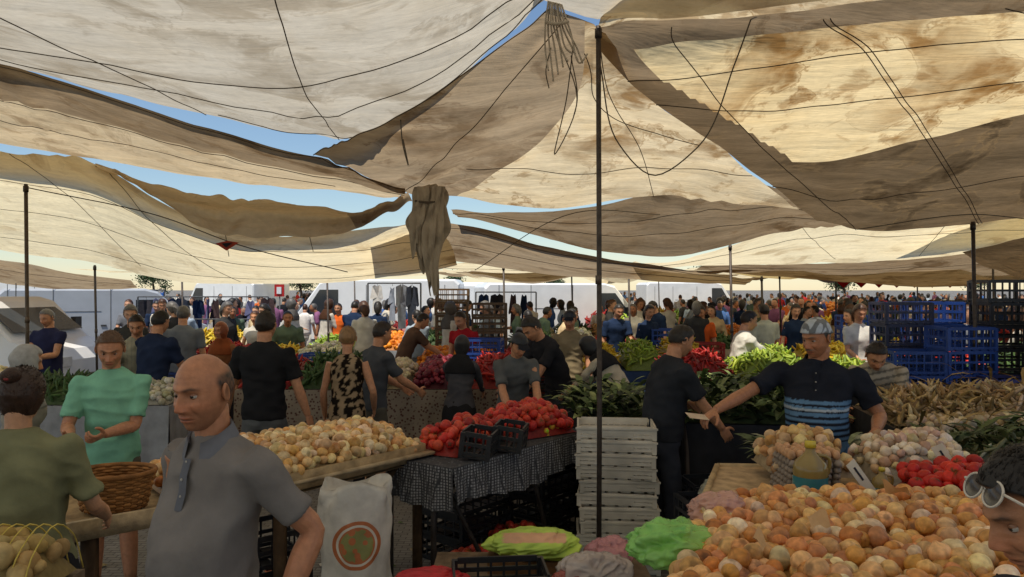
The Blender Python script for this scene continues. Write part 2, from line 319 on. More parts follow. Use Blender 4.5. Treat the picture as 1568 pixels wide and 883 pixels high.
    def emit(parts,vox,col,mat,fold=0.,it=2,fn=None):
        if det:
            V,Q,T=remesh(parts,vox,it)
            if fold:
                Nn=normals(V,Q); f=nz(V*np.array([1,1,1.9]),16,seed)+.6*nz(V*np.array([1.2,1.2,.8]),34,seed+1)+.7*(1-np.abs(nz(V*np.array([1,1,1.6]),22,seed+2))*3.2); f=np.sign(f)*np.abs(f)**.8; V=V+Nn*(f*fold)[:,None]
            C=np.tile(np.array(col),(len(V),1)) if fn is None else fn(V)
            mb.add(V,Q,T,C,mat)
        else:
            for p in parts: mb.add(p[0],p[1],p[2],col if fn is None else fn(p[0]),mat)
    def patf(V):
        C=np.tile(sh,(len(V),1)); zz=V[:,2]/s
        if pat=='vendor':
            st_=(np.sin(zz*2*math.pi/.036)>.35); C[(zz<1.27)]=hx('5d7f9f'); C[st_&(zz<1.28)&(zz>1.02)]=hx('22252e'); C[(zz>1.2)&(zz<1.215)]=hx('a9b4bd')
            C[(np.abs(V[:,0])>.21*s)]=hx('23262f')
        if pat=='stripe': C[np.sin((zz+V[:,0]*.3)*2*math.pi/.06)>.5]=hx('6f6a60')
        if pat=='vstripe': C[np.sin(V[:,0]*2*math.pi/.04)>.6]=hx('8c8878')
        if pat=='leopard': m=nz(V,75,3)+.5*nz(V,130,4)>.05; C[m]=hx('1d1712')
        return C
    emit(body,voxS,sh,0,.0068 if det>1 else .004,2,patf if pat else None)
    for pr in skinp: emit(pr,voxA,sk,1,0,1)
    def leg():
        out=[]
        for sd in(1,-1):
            hp_=up([sd*.085,0,.88])[0]; fy=sd*stride*.5; an=np.array([sd*.11,fy,.085])*s; kn=(hp_+an)/2+np.array([0,.03+abs(stride)*.05,.02])*s; out.append((hp_,kn,an))
        return out
    L=leg()
    if legs in('long','shorts'):
        parts=[loft([(.78,.150,.105,0),(.86,.162,.116,0),(.95,.158,.117,0),(1.02,.145,.108,0)])]
        if legs=='shorts': 
            for hp_,kn,an in L: mb.add(*tube([hp_,kn,kn+(an-kn)*.4,an],np.array([.08,.058,.056,.038])*s,None,12,(1,0,0),12),sk,1)
        for hp_,kn,an in L:
            if legs=='long': parts.append(tube([hp_,hp_*.5+kn*.5,kn,kn*.4+an*.6,an],np.array([.092,.086,.07,.06,.056])*s*k_**.3*build**.5,None,14 if det else 7,(1,0,0),14 if det else 5))
            else: parts.append(tube([hp_,hp_*.5+kn*.5,kn*.85+hp_*.15,kn],np.array([.095,.095,.09,.088])*s,None,14,(1,0,0),10))
        emit(parts,(voxS or .02)*1.2,pants,0,.005)
    else:
        sk_=loft([(1.0,.15,.11,0),(.9,.185,.135,-.01),(.7,.2,.16,0),(.45,.21,.19,0),(.22,.22,.21,0)],0.006)
        cc=np.array(pants,float)
        if legs=='skirt': cc=np.where((nz(sk_[0],60,3)>.42)[:,None],np.array(hx('b08a80')),cc)
        mb.add(*sk_,cc,0)
        for hp_,kn,an in L: mb.add(*tube([kn,an],[.05*s,.036*s],None,10),sk if legs!='robe' else pants,1)
    for hp_,kn,an in L:
        f=an*np.array([1,1,0]); P=[f+np.array(q)*s for q in((0,-.075,.05),(0,-.05,.055),(0,.0,.062),(0,.08,.045),(0,.15,.032),(0,.185,.025))]
        mb.add(*tube(P,np.array([.02,.036,.04,.046,.042,.018])*s,np.array([.03,.05,.058,.042,.03,.012])*s,12,(1,0,0)),(.03,.03,.035) if R.random()<.7 else (.5,.5,.5),0)
    hc_=up([0,.03,1.628])[0]; M=Matrix.Translation(Vector(hc_))@Matrix.Rotation(rad(hy),4,'Z')@Matrix.Rotation(-rad(hp),4,'X')@Matrix.Scale(s*(1.0 if male else .95),4)
    nb=up([0,-.005,1.43])[0]; nt=np.array(M@Vector((0,-.02,-.06))); ncol=hair if style=='hijab' else sk
    mb.add(*tube([nb,nb*.5+nt*.5,nt],np.array([.064,.056,.056] if male else [.056,.046,.048])*s*(1.25 if style=='hijab' else 1)*build**.5,None,16 if det else 8,(1,0,0),6),ncol,0 if style=='hijab' else 1)
    V,Q,T,C=make_head(det,sk,hair,style,male,must,stub if male else 0,seed); 
    mb.add(V,Q,T,C,1,M)
    if style in('short','long','bun') and det>=2:
        r=np.random.RandomState(seed); cnt=900 if det==3 else 260; hm=np.where(np.abs(C-np.array(hair)).sum(1)<.06+.3*sum(hair))[0]
        if len(hm): 
            Vt=[];Qt=[]
            for i in r.choice(hm,cnt):
                p=V[i]; nn=nrm(p+r.normal(size=3)*.01); tdir=nrm(np.cross(nn,(1,0,0))*(-1 if p[2]>.03 else 1)*1.+r.normal(size=3)*.2); wd=nrm(np.cross(nn,tdir))*.0016
                ln=.022; a0=p-nn*.002; a1=p+tdir*ln*.5+nn*.0015; a2=p+tdir*ln*.9-nn*.001
                b=len(Vt); Vt+=[a0-wd,a0+wd,a1-wd,a1+wd,a2-wd*.2,a2+wd*.2]; Qt+=[(b,b+1,b+3,b+2),(b+2,b+3,b+5,b+4)]
            mb.add(Vt,Qt,None,np.array(hair)*1.15,2,M)
    if det:
        for sd in(1,-1):
            if style!='hijab':
                e=sphere(12,10,(.008,.019,.031)); EV=e[0].copy(); rim=(EV[:,1]/.019)**2+(EV[:,2]/.031)**2; EV[:,0]+=sd*.006*(rim>.5)
                ce=np.tile(np.array(sk)*.95,(len(EV),1)); ce[rim<.35]*=.6
                mb.add(EV,e[1],e[2],ce,1,M@Matrix.Translation((sd*.077,-.008,-.004))@Matrix.Rotation(sd*-.35,4,'Z')@Matrix.Rotation(-.15,4,'X'))
            if det>=2:
                e=sphere(24,20,(.0125,.0125,.0125)); D=e[0]/.0125; ce=np.tile(np.array((.42,.39,.35)),(len(D),1)); fr=D[:,1]
                ce[fr>.84]=(.035,.02,.012); ce[fr>.955]=(.004,.004,.004); lid=(D[:,2]>.22)|(D[:,2]<-.38); ce[lid]=np.array(sk)*.55
                mb.add(e[0],e[1],e[2],ce,3 if det==3 else 1,M@Matrix.Translation((sd*.031,.0685,.004)))
    if style=='bun': 
        e=sphere(20,14,(.042,.036,.036)); ev=e[0]*(1+.10*nz(e[0],120,2)[:,None]); mb.add(ev,e[1],e[2],np.array(hair)*1.2,2,M@Matrix.Translation((0,-.10,.085)))
        mb.add(*tube([(-.03,-.088,.075),(0,-.13,.07),(.03,-.088,.075)],.008,None,6,(1,0,0),8),(.25,.05,.05),0,M)
    if style=='long': mb.add(*tube([(0,-.06,.04),(0,-.085,-.03),(0,-.075,-.12),(0,-.07,-.18)],[.06,.072,.066,.03],[.04,.045,.035,.015],12,(1,0,0),8),hair,2,M)
    if style=='cap' or brim:
        e=sphere(16,8,(.062,.06,.007)); ev=e[0].copy(); ev[:,2]-=(ev[:,0]**2)*4; mb.add(ev,e[1],e[2],hx('23252b'),0,M@Matrix.Translation((0,.115,.055))@Matrix.Rotation(-.25,4,'X'))
    if style=='hijab' and det: mb.add(*loft([(1.30,.17,.12,.01),(1.40,.165,.105,0),(1.46,.11,.085,0),(1.52,.07,.075,.01)],.012),hair,0)
    if collar is not None and det>=2:
        aa=np.linspace(rad(22),rad(338),30); rr=[]
        for (rx,zz,dr) in((.060,1.505,0),(.067,1.515,0),(.085,1.475,.022),(.090,1.455,.04)):
            fr=np.cos(aa)*.5+.5; rr.append(up(np.stack([np.sin(aa)*(rx+.004)*1.0,np.cos(aa)*(rx)*.9+.006+.01*fr,np.full(30,zz)-fr**2*(.045+dr*1.0)+(1-fr)*.01],1)))
        V=np.concatenate(rr); Q=grid_faces(4,30,False); mb.add(V,Q,None,collar,0); 
        pl=[(1.43,.098),(1.38,.119),(1.33,.126),(1.28,.128+belly*.3)]
        V=np.concatenate([up([[-.016,q[1]*build**.8+.004,q[0]],[0,q[1]*build**.8+.009,q[0]],[.016,q[1]*build**.8+.004,q[0]]]) for q in pl]); mb.add(V,grid_faces(4,3,False),None,np.array(collar)*.85,0)
        for zz,yy in pl[:3]:
            e=sphere(8,6,(.005,.003,.005)); mb.add(e[0]+up([0,yy*build**.8+.011,zz-.01])[0],e[1],e[2],(.35,.33,.3),0)
    if glasses:
        G=M@Matrix.Translation((0,.082,.080))@Matrix.Rotation(.80,4,'X')
        for sd in(1,-1):
            aa=np.linspace(0,2*np.pi,25)[:-1]; ring=np.stack([sd*.034+.030*np.cos(aa),np.zeros(24),.026*np.sin(aa)],1); ring=np.concatenate([ring,ring[:2]])
            mb.add(*tube(ring,.0026,None,6),(.6,.55,.48),3,G)
            dsk=np.concatenate([ring[:24],[[sd*.034,.004,0]]]); mb.add(dsk,None,[(24,k,(k+1)%24) for k in range(24)],(.05,.045,.045),3,G)
            mb.add(*tube([(sd*.064,0,.008),(sd*.088,-.01,.006),(sd*.096,-.05,.0),(sd*.098,-.09,-.01)],.003,None,6,(1,0,0),8),(.6,.55,.48),3,G)
        mb.add(*tube([(-.006,0,.006),(0,.002,.009),(.006,0,.006)],.003,None,6),(.6,.55,.48),3,G)
    return mb.obj(name,[fabric,skin,hairm,gloss],True,(x,y,z0),rad(yaw))

# ---------------------------------------------------------------- produce
def item(kind,res):
    nu,nv=res
    V,Q,T=sphere(nu,nv); 
    if kind=='onion':
        z=V[:,2].copy(); V[:,2]=z*.86+.30*np.clip(z-.72,0,1)**1*2.4*(z>.72); V[:,0:2]*=np.where(z>.85,.62,1)[:,None]
        an=np.arctan2(V[:,1],V[:,0]); C=1+.14*np.sin(an*7)*(np.abs(z)<.95); C=np.tile(C[:,None],(1,3)); C[z>.9]*=np.array((.75,.62,.5)); C[z<-.93]*=.55
    elif kind=='tomato': V=V*np.array((1,1,.8))*(1+.03*np.cos(5*np.arctan2(V[:,1],V[:,0])))[:,None]; C=np.ones((len(V),3)); C[V[:,2]>.74]=(.18,1.6,.5)
    elif kind=='potato': V=V*np.array((1.35,.95,.85))*(1+.07*nz(V,2.5,1))[:,None]; C=1+.1*nz(V,6,2)[:,None]*np.ones(3)
    elif kind=='garlic': z=V[:,2].copy(); V=V*np.array((1,1,.75))*(1+.07*np.cos(8*np.arctan2(V[:,1],V[:,0])))[:,None]; V[:,2]+=.9*np.clip(z-.7,0,1); V[z>.88,:2]*=.5; C=np.ones((len(V),3))
    elif kind=='pepper': 
        V=V*np.array((.42,.42,1.9)); V[:,0]+=.25*(V[:,2]/1.9)**2; V[:,:2]*=(1-.35*np.clip(V[:,2:3]/1.9,-1,1)); C=np.ones((len(V),3)); C[V[:,2]<-1.75]=(.2,1.3,.4); V=V[:,[2,0,1]]
    elif kind=='long': V=V*np.array((3.2,.45,.45)); V[:,2]+=.25*(V[:,0]/3)**2; C=np.ones((len(V),3))
    else: C=np.ones((len(V),3))
    return V,Q,T,C
def rotm(r,full=True):
    q=r.normal(size=4); q/=np.linalg.norm(q); w,x,y,z=q
    A=np.array([[1-2*(y*y+z*z),2*(x*y-z*w),2*(x*z+y*w)],[2*(x*y+z*w),1-2*(x*x+z*z),2*(y*z-x*w)],[2*(x*z-y*w),2*(y*z+x*w),1-2*(x*x+y*y)]])
    if not full:
        a=r.uniform(0,6.28); A=np.array([[math.cos(a),-math.sin(a),0],[math.sin(a),math.cos(a),0],[0,0,1]])
    return A
def heap(mb,quad,h,kind,size,cols,seed=0,res=(10,7),mat=0,flat=False,extra=.3,prof=.5,under=True):
    r=np.random.RandomState(seed); q=np.array(quad,float); V0,Q0,T0,C0=item(kind,res)
    a=np.linalg.norm(q[1]-q[0]); b=np.linalg.norm(q[3]-q[0]); sp=size*(1.65 if kind not in('pepper','long') else 1.9); na=max(2,int(a/sp)); nb=max(2,int(b/sp))
    def pos(u,v): return (q[0]*(1-u)+q[1]*u)*(1-v)+(q[3]*(1-u)+q[2]*u)*v
    def H(u,v): return h*(max(0,1-abs(2*u-1)**3)*max(0,1-abs(2*v-1)**3))**prof*(1+.12*math.sin(u*7+seed)*math.cos(v*6+seed))
    cols=[np.array(c) for c in cols]
    for lay in (0,1):
        for i in range(na):
            for j in range(nb):
                if lay and r.rand()>extra: continue
                u=(i+.5+r.uniform(-.35,.35)+.5*(j%2)*.9)/(na+.4); v=(j+.5+r.uniform(-.3,.3))/nb
                if not 0<u<1: continue
                p=pos(u,v)+np.array((0,0,H(u,v)+(size*.75 if lay else 0)+r.uniform(-.3,.3)*size)); s=size*r.uniform(.75,1.2)
                A=rotm(r,not flat); c=cols[r.randint(len(cols))]*r.uniform(.68,1.18)*np.array((1,r.uniform(.9,1.05),r.uniform(.75,1.15)))
                mb.add((V0*s*np.array([1,1,r.uniform(.88,1.1)]))@A.T+p,Q0,T0,np.clip(C0*c,0,1),mat)
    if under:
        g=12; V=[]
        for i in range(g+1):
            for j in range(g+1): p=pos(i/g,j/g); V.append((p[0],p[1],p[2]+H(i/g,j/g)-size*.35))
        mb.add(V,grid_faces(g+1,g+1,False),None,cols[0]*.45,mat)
def leaves(mb,quad,h,cols,cnt,ln,wd,seed=0,mat=0,spread=1.):
    r=np.random.RandomState(seed); q=np.array(quad,float); cols=[np.array(c) for c in cols]
    for i in range(cnt):
        u,v=r.rand(2); p=(q[0]*(1-u)+q[1]*u)*(1-v)+(q[3]*(1-u)+q[2]*u)*v; p=p+np.array((0,0,h*r.rand()*(1-abs(2*u-1)**4)))
        a=r.uniform(0,6.28); d=nrm((math.cos(a),math.sin(a),r.uniform(-.1,.5)*spread)); w=nrm(np.cross(d,(0,0,1))+r.normal(size=3)*.25); up_=np.cross(w,d); L=ln*r.uniform(.6,1.3); W=wd*r.uniform(.6,1.2)
        pts=[]; 
        for t,ww in((0,.15),(.25,.8),(.55,1),(.8,.6),(1,.05)):
            c=p+d*L*t+up_*(.25*L*math.sin(t*2.6)); pts+=[c-w*W*ww,c+up_*W*.25*ww*-1,c+w*W*ww]
        mb.add(pts,grid_faces(5,3,False),None,cols[r.randint(len(cols))]*r.uniform(.6,1.25),mat)
def crate(mb,M,w=.58,d=.38,h=.2,col=(.02,.02,.02),rows=3,cols=7,mat=0):
    t=.012; 
    for i in range(6): box(mb,((i-2.5)*w/6,0,t/2),(w/8,d-.03,t),col,mat,M)
    box(mb,(0,0,.02),(w-.03,d*.12,t),col,mat,M)
    for sx in(1,-1):
        for sy in(1,-1): box(mb,(sx*(w/2-.013),sy*(d/2-.013),h/2),(.03,.03,h),col,mat,M)
    for k in range(rows):
        z=.02+(h-.035)*k/(rows-1)+.0075; hh=.022 if k<rows-1 else .03
        for sy in(1,-1): box(mb,(0,sy*(d/2-t/2),z),(w-.055,t,hh),col,mat,M)
        for sx in(1,-1): box(mb,(sx*(w/2-t/2),0,z),(t,d-.055,hh),col,mat,M)
    for i in range(1,cols):
        for sy in(1,-1): box(mb,(-w/2+w*i/cols,sy*(d/2-t*.5),h/2),(.012,t*.6,h-.03),col,mat,M)
    for i in range(1,cols-2):
        for sx in(1,-1): box(mb,(sx*(w/2-t*.5),-d/2+d*i/(cols-2),h/2),(t*.6,.012,h-.03),col,mat,M)
def stack(name,x,y,n,col,rz=0,w=.58,d=.38,h=.2,z0=0.,cols=7,jit=.012):
    mb=MB(); c=np.array(col)
    for i in range(n):
        M=Matrix.Translation((x+R.uniform(-jit,jit),y+R.uniform(-jit,jit),z0+i*h*1.01))@Matrix.Rotation(rz+R.uniform(-.04,.04),4,'Z')
        crate(mb,M,w,d,h*.97,c*R.uniform(.8,1.15),3,cols)
    return mb.obj(name,[plastic],False)
def cloth_skirt(mb,P,z0,z1,mat=1,col=(.2,.2,.2),amp=.02,fr=28,n=90,seed=0):
    P=catm(np.array([(*p,0.) for p in P],float),n)
    d=np.gradient(P,axis=0); nn=np.stack([d[:,1],-d[:,0]],1); nn/=np.linalg.norm(nn,axis=1,keepdims=True); s=np.r_[0,np.cumsum(np.linalg.norm(np.diff(P,axis=0),axis=1))]
    V=[]; K=7
    for k in range(K):
        t=k/(K-1); off=amp*t*(np.sin(s*fr+seed)+.5*np.sin(s*fr*2.3+seed*2)+.6); zz=z0*(1-t)+(z1+.03*np.sin(s*5+seed))*t
        V.append(np.stack([P[:,0]+nn[:,0]*off,P[:,1]+nn[:,1]*off,zz],1))
    mb.add(np.concatenate(V),grid_faces(K,n,False),None,col,mat)
def legs_frame(mb,pts,z,mat=0,col=(.12,.1,.09)):
    for p in pts: box(mb,(p[0],p[1],z/2-.01),(.035,.035,z-.02),col,mat)
def polyline_box(mb,a,b,w,h,col,mat=0):
    a=np.array(a,float); b=np.array(b,float); L=np.linalg.norm(b-a); rz=math.atan2(b[1]-a[1],b[0]-a[0]); box(mb,(a+b)/2,(L,w,h),col,mat,None,rz)

# ---------------------------------------------------------------- canopy
ROPES=MB()
PIN=[(.38,4.8),(-1.35,6.3),(-1.1,7.6),(3.2,7.5),(-3.14,8.05),(2.14,8.2),(-4.9,7.7),(4.11,10),(-1.0,9.2)]
def canopy(name,rails,nu=60,nv=16,mats=(t_cream,),mf=None,wr=.02,seams=(),seed=0,fr=2.2):
    RR=[catm(np.array(r,float),nu) for r in rails]; n=len(RR); G=np.stack(RR)
    tot=(n-1)*nv+1; out=np.zeros((tot,nu,3)); tt=np.linspace(0,n-1,tot)
    m=np.gradient(G,axis=0) if n>2 else np.repeat((G[1]-G[0])[None],2,0)
    for k,t in enumerate(tt):
        i=min(int(t),n-2); s=t-i; out[k]=(2*s**3-3*s**2+1)*G[i]+(s**3-2*s**2+s)*m[i]+(-2*s**3+3*s**2)*G[i+1]+(s**3-s**2)*m[i+1]
    V=out.reshape(-1,3).copy(); w=nz(V*np.array([1,.6,.3]),fr,seed)+.45*nz(V,fr*3,seed+3)+.2*nz(V*np.array([1,.35,.2]),fr*8,seed+5)+.35*(1-2.5*np.abs(nz(V*np.array([.8,1,.3]),fr*2,seed+9))); V[:,2]+=wr*w
    for k,(px,py) in enumerate(PIN):
        dx,dy=V[:,0]-px,V[:,1]-py; dd=np.hypot(dx,dy); an=np.arctan2(dy,dx); V[:,2]+=.03*np.sin(an*10+k*1.7+.6*np.sin(an*3+k))*np.exp(-dd/.8)*(1-np.exp(-(dd/.3)**2))
    out=V.reshape(tot,nu,3); Q=grid_faces(tot,nu,False); mi=np.zeros(len(Q),int)
    if mf:
        k=0
        for i in range(tot-1):
            for j in range(nu-1): mi[k]=mf(i/nv,j/(nu-1)); k+=1
    mb=MB(); mb.add(V,Q,None,(1,1,1),mi); mb.obj(name,list(mats))
    for (v0,u0,v1,u1) in seams:
        P=[]
        for q in np.linspace(0,1,60):
            a=(v0+(v1-v0)*q)*(tot-1); b=(u0+(u1-u0)*q)*(nu-1); i=min(int(a),tot-2); j=min(int(b),nu-2); fa=a-i; fb=b-j
            P.append((out[i,j]*(1-fa)*(1-fb)+out[i+1,j]*fa*(1-fb)+out[i,j+1]*(1-fa)*fb+out[i+1,j+1]*fa*fb)-np.array((0,0,.007)))
        ROPES.add(*tube(P,.0038,None,5),(.07,.05,.03))
    return out
canopy('market_tarp',[
 [(.20,4.7,3.82),(-.39,5.35,3.52),(-.93,5.9,3.35),(-1.42,6.6,3.32),(-2.65,6.6,3.55),(-3.70,6.6,3.78),(-4.73,6.8,4.09),(-7,7,4.5)],
 [(.35,3.2,3.72),(-.8,3.6,3.46),(-2.2,3.7,3.46),(-3.6,3.7,3.60),(-5,3.7,3.85),(-7,3.8,4.1)],
 [(.5,-1.5,3.75),(-1.5,-1.5,3.5),(-3.5,-1.5,3.6),(-7,-1.5,3.9)]],90,24,(t_grey,t_cream),lambda v,u:1 if (u>.74 and u<.80+.1*(.6-v) and v<.6) else 0,.024,
 [(0,.47,.8,.42),(.12,0,.20,1),(.27,0,.33,1),(0,.33,.7,.17),(0.02,0,.02,.45),(0,.75,.7,.7)],1)
canopy('market_tarp',[
 [(.10,4.72,3.86),(.57,4.86,3.76),(1.12,4.72,3.74),(1.77,4.5,3.76),(3.2,4.3,3.86)],
 [(.3,2,3.8),(1.2,2,3.72),(2.4,2,3.72),(3.4,2,3.8)],
 [(.2,-1.5,3.7),(1.6,-1.5,3.7),(3.4,-1.5,3.7)]],40,12,(t_grey,),None,.02,[(.15,0,.2,1)],2)
canopy('market_tarp',[
 [(-7.2,6.4,4.6),(-5.32,6.46,4.18),(-4.47,6.46,3.97),(-3.62,6.46,3.71),(-2.76,6.46,3.43),(-2.19,6.46,3.26),(-1.74,6.5,3.15),(-1.07,7.4,3.0)],
 [(-7.6,7.2,4.4),(-6.02,7.3,4.07),(-5.06,7.3,3.88),(-4.09,7.3,3.64),(-3.12,7.3,3.39),(-2.48,7.3,3.23),(-1.83,7.3,3.09),(-1.09,7.5,2.96)],
 [(-9,8.9,4.2),(-7.4,8.96,3.91),(-6.21,8.96,3.76),(-5.02,8.96,3.57),(-3.83,8.96,3.35),(-3.03,8.96,3.25),(-2.25,8.96,3.19),(-1.38,8.96,3.10)]],90,14,(t_dmid,t_band),
 lambda v,u:0 if v<1 else 1,.018,[(.03,0,.03,1),(.5,0,.52,1),(.75,0,.7,.9)],3)
canopy('market_tarp',[
 [(.25,4.74,3.80),(-.39,5.3,3.50),(-.93,5.7,3.30),(-1.72,6.4,3.16)],
 [(.36,4.8,3.77),(-.34,6.0,3.28),(-1.09,7.5,2.98)],
 [(.48,4.85,3.75),(.52,5.6,3.54),(.27,6.6,3.32),(-.59,7.9,2.98)],
 [(.54,4.87,3.74),(.62,5.6,3.53),(.75,6.8,3.30),(.5,8.2,2.87)],
 [(.57,4.9,3.72),(.72,5.6,3.54),(1.18,6.8,3.28),(1.53,8.0,3.0)],
 [(.62,4.9,3.70),(1.07,5.6,3.41),(1.70,6.3,3.28),(2.26,7.0,3.09),(2.95,7.6,2.80)]],70,14,(t_mid,t_rust2,t_cream),
 lambda v,u:0 if v<2 else 1,.018,[(0,.0,0,1),(.4,.1,.95,.55),(.2,0,.2,1),(.8,0,.8,1),(.3,.75,1,.75)],4)
canopy('market_tarp',[
 [(.9,3.9,3.95),(2.0,3.6,4.0),(3.0,3.4,4.0),(5.0,3.2,4.0)],
 [(.57,4.9,3.73),(1.6,4.7,3.76),(2.6,4.4,3.76),(4.6,4.2,3.8)],
 [(.82,5.25,3.46),(1.5,5.1,3.50),(2.23,4.95,3.56),(3.25,4.7,3.60),(4.9,4.6,3.65)],
 [(1.80,6.2,3.14),(2.45,6.35,3.06),(3.26,6.05,3.19),(3.95,5.7,3.35),(5.6,5.5,3.5)],
 [(3.05,7.4,2.66),(3.5,7.5,2.60),(4.21,7.5,2.62),(5.19,7.5,2.70),(6.8,7.5,2.8)]],110,20,(t_dmid,t_rust,t_dark,t_rust2),
 lambda v,u:(3 if v<1 else (0 if v<1.45 else 1 if (v<2 and u>.055) else 0) if v<2 else (2 if v>=3 or u<.05+.11*(v-2) else 1)),.022,[(.28,.12,1,.12),(.5,.0,.5,1),(.58,0,.70,1),(.3,.35,1,.45),(.3,.36,1,.46),(.33,.6,.85,.95),(.87,0,.9,1)],6)
canopy('market_tarp',[
 [(-.70,8.4,2.86),(.50,8.6,2.90),(1.64,8.6,3.08),(2.14,8.2,3.17),(3.01,8.2,3.09),(3.87,8.5,2.83)],
 [(-.71,9.7,2.95),(.55,9.7,2.63),(1.81,9.7,2.42),(2.65,9.7,2.52),(3.75,9.7,2.78),(4.6,9.7,2.83)]],70,18,(t_dmid,),None,.022,[(.3,0,.4,1),(.6,0,.65,1)],7)
canopy('market_tarp',[
 [(1.6,9.8,2.30),(2.08,10,2.36),(2.97,10,2.58),(4.11,10,2.94),(5.44,10,2.94),(6.92,10,2.98),(9.5,10,3.1)],
 [(2.3,13,2.36),(2.94,13,2.38),(4.54,13,2.41),(6.5,13,2.47),(9,13,2.72),(12,13,2.9)]],60,14,(t_cream,),None,.03,[(.3,0,.4,1),(.1,.3,.9,.35),(.1,.55,.9,.5),(.1,.8,.9,.7)],8)
canopy('market_tarp',[
 [(3.4,13,2.42),(4.54,13,2.42),(6.5,13,2.48),(9,13,2.73),(12,13,2.9)],
 [(4.2,17,2.45),(6.2,17,2.26),(7.7,17,2.13),(10,17,2.06),(13,17,2.3)]],50,12,(t_dmid,),None,.03,[(.3,0,.4,1)],9)
canopy('market_tarp',[
 [(-1.84,9.3,2.75),(-.77,9.3,2.83),(.38,9.3,2.54),(1.61,9.3,2.32),(3.6,11,2.13)],
 [(-2.37,12,2.70),(-.89,12,2.43),(.70,12,2.22),(2.29,12,2.12),(4.1,13,2.06)]],60,12,(t_mid,),None,.014,[(.1,0,.1,1),(.5,0,.45,1)],10)
canopy('market_tarp',[
 [(-4.68,8.36,3.40),(-4.16,8.36,3.22),(-3.2,8.36,3.03),(-2.47,8.36,2.95),(-1.65,8.36,2.87),(-1.21,8.36,3.05)],
 [(-4.5,8.0,3.34),(-3.95,7.9,3.07),(-3.15,7.8,2.82),(-2.55,7.8,2.78),(-1.6,7.8,2.79),(-1.12,8.0,3.02)],
 [(-4.27,7.95,3.27),(-3.78,7.95,2.95),(-3.16,7.95,2.60),(-2.67,7.95,2.55),(-2.11,7.95,2.55),(-1.56,7.95,2.69),(-1.07,7.95,2.96)]],160,18,(t_band,t_mid),lambda v,u:0 if u<.8 else 1,.032,[],11,5)
canopy('market_tarp',[
 [(-8.2,8,3.7),(-5.54,8,3.48),(-4.48,8,3.35),(-3.92,8.1,3.0),(-3.14,8.2,2.62),(-2.28,8.5,2.60),(-1.46,9,2.76),(-1.02,9.3,2.79)],
 [(-9.2,10,3.4),(-6.9,10,3.22),(-5.78,10,3.03),(-4.63,10,2.63),(-3.39,10,2.38),(-2.33,10,2.37),(-1.27,10,2.49),(-.83,10,2.58)],
 [(-10,12,2.9),(-8.31,12,2.62),(-6.93,12,2.43),(-5.55,12,2.12),(-4.07,12,2.07),(-2.8,12,2.10),(-1.53,12,2.26),(-.89,12,2.38)]],90,16,(t_cream,t_mid),lambda v,u:1 if (u<.18+.02*v and u>.14 and v<1) else 0,.028,[(.3,0,.3,1),(.6,0,.6,1),(0,.3,.9,.2),(0,.36,.9,.45),(0,.5,.95,.62),(0,.2,.9,.1),(.85,0,.9,1)],12,1.6)
canopy('market_tarp',[[(-12,12.5,2.9),(-9.5,12.5,2.6),(-7.2,12.5,2.25),(-6.6,12.8,2.15)],[(-14,15,2.7),(-11,15,2.2),(-8.6,15,1.98),(-7.6,15,2.02)]],40,10,(t_mid,),None,.03,[(.4,0,.4,1)],13)
canopy('market_tarp',[[(-2.2,13,2.35),(-.6,13,2.42),(1.4,13,2.25),(4,13,2.25)],[(-2,18,2.6),(0,18,2.35),(2,18,2.45),(5,18,2.25)]],40,10,(t_cream,),None,.03,[(.4,0,.4,1)],14)
for i,(x0,x1,y0,y1,z,m) in enumerate([(-11,-5,31,37,2.7,t_cream),(3,9,18,24,2.4,t_cream),(9.5,17,18,25,2.5,t_mid),(3.5,10,26,34,2.5,t_mid),(11,22,30,38,2.9,t_cream),(-3,3,31,38,2.6,t_cream),(4,16,39,48,2.8,t_cream),(-6,3,42,50,2.9,t_mid),(-20,-10,36,42,2.9,t_cream),(17,30,40,50,3,t_mid),(6.5,12,7.6,12.5,3.25,t_cream),(7,14,2,7.4,3.6,t_mid),(-14,-7.2,1,7,4.0,t_cream),(-7,7,-8,-1.6,3.6,t_mid),(-1,5,15,19.0,2.28,t_mid),(5.2,12,15,19.0,2.3,t_cream),(2.5,7,24.5,28,2.34,t_cream),(7.5,13,22,27,2.36,t_mid),(13,21,20,26,2.4,t_cream),(-30,-3,50,60,3.1,t_cream),(-2,34,52,64,3.1,t_cream)]):  # the unseen tarp behind the camera is added to cut ground bounce and fill
    xs=np.linspace(x0,x1,5); wob=lambda k:[(x,y0 if k==0 else y1,z+((.25 if j%2==0 else -.12) if z>2.35 else (.12 if j%2==0 else -.1))+.05*math.sin(i*3+j)) for j,x in enumerate(xs)]
    canopy('market_tarp',[wob(0),[(x,(y0+y1)/2,z+.1) for x in xs],wob(1)],36,8,(m,),None,.03,[(.5,0,.5,1)],20+i)
canopy('market_tarp',[[(5.6,9.2,2.45),(6.4,9.0,2.65),(8,9,2.75)],[(5.9,9.3,2.30),(6.5,9.3,2.1),(8,9.3,2.05)]],30,8,(t_dark,),None,.03,[],41)
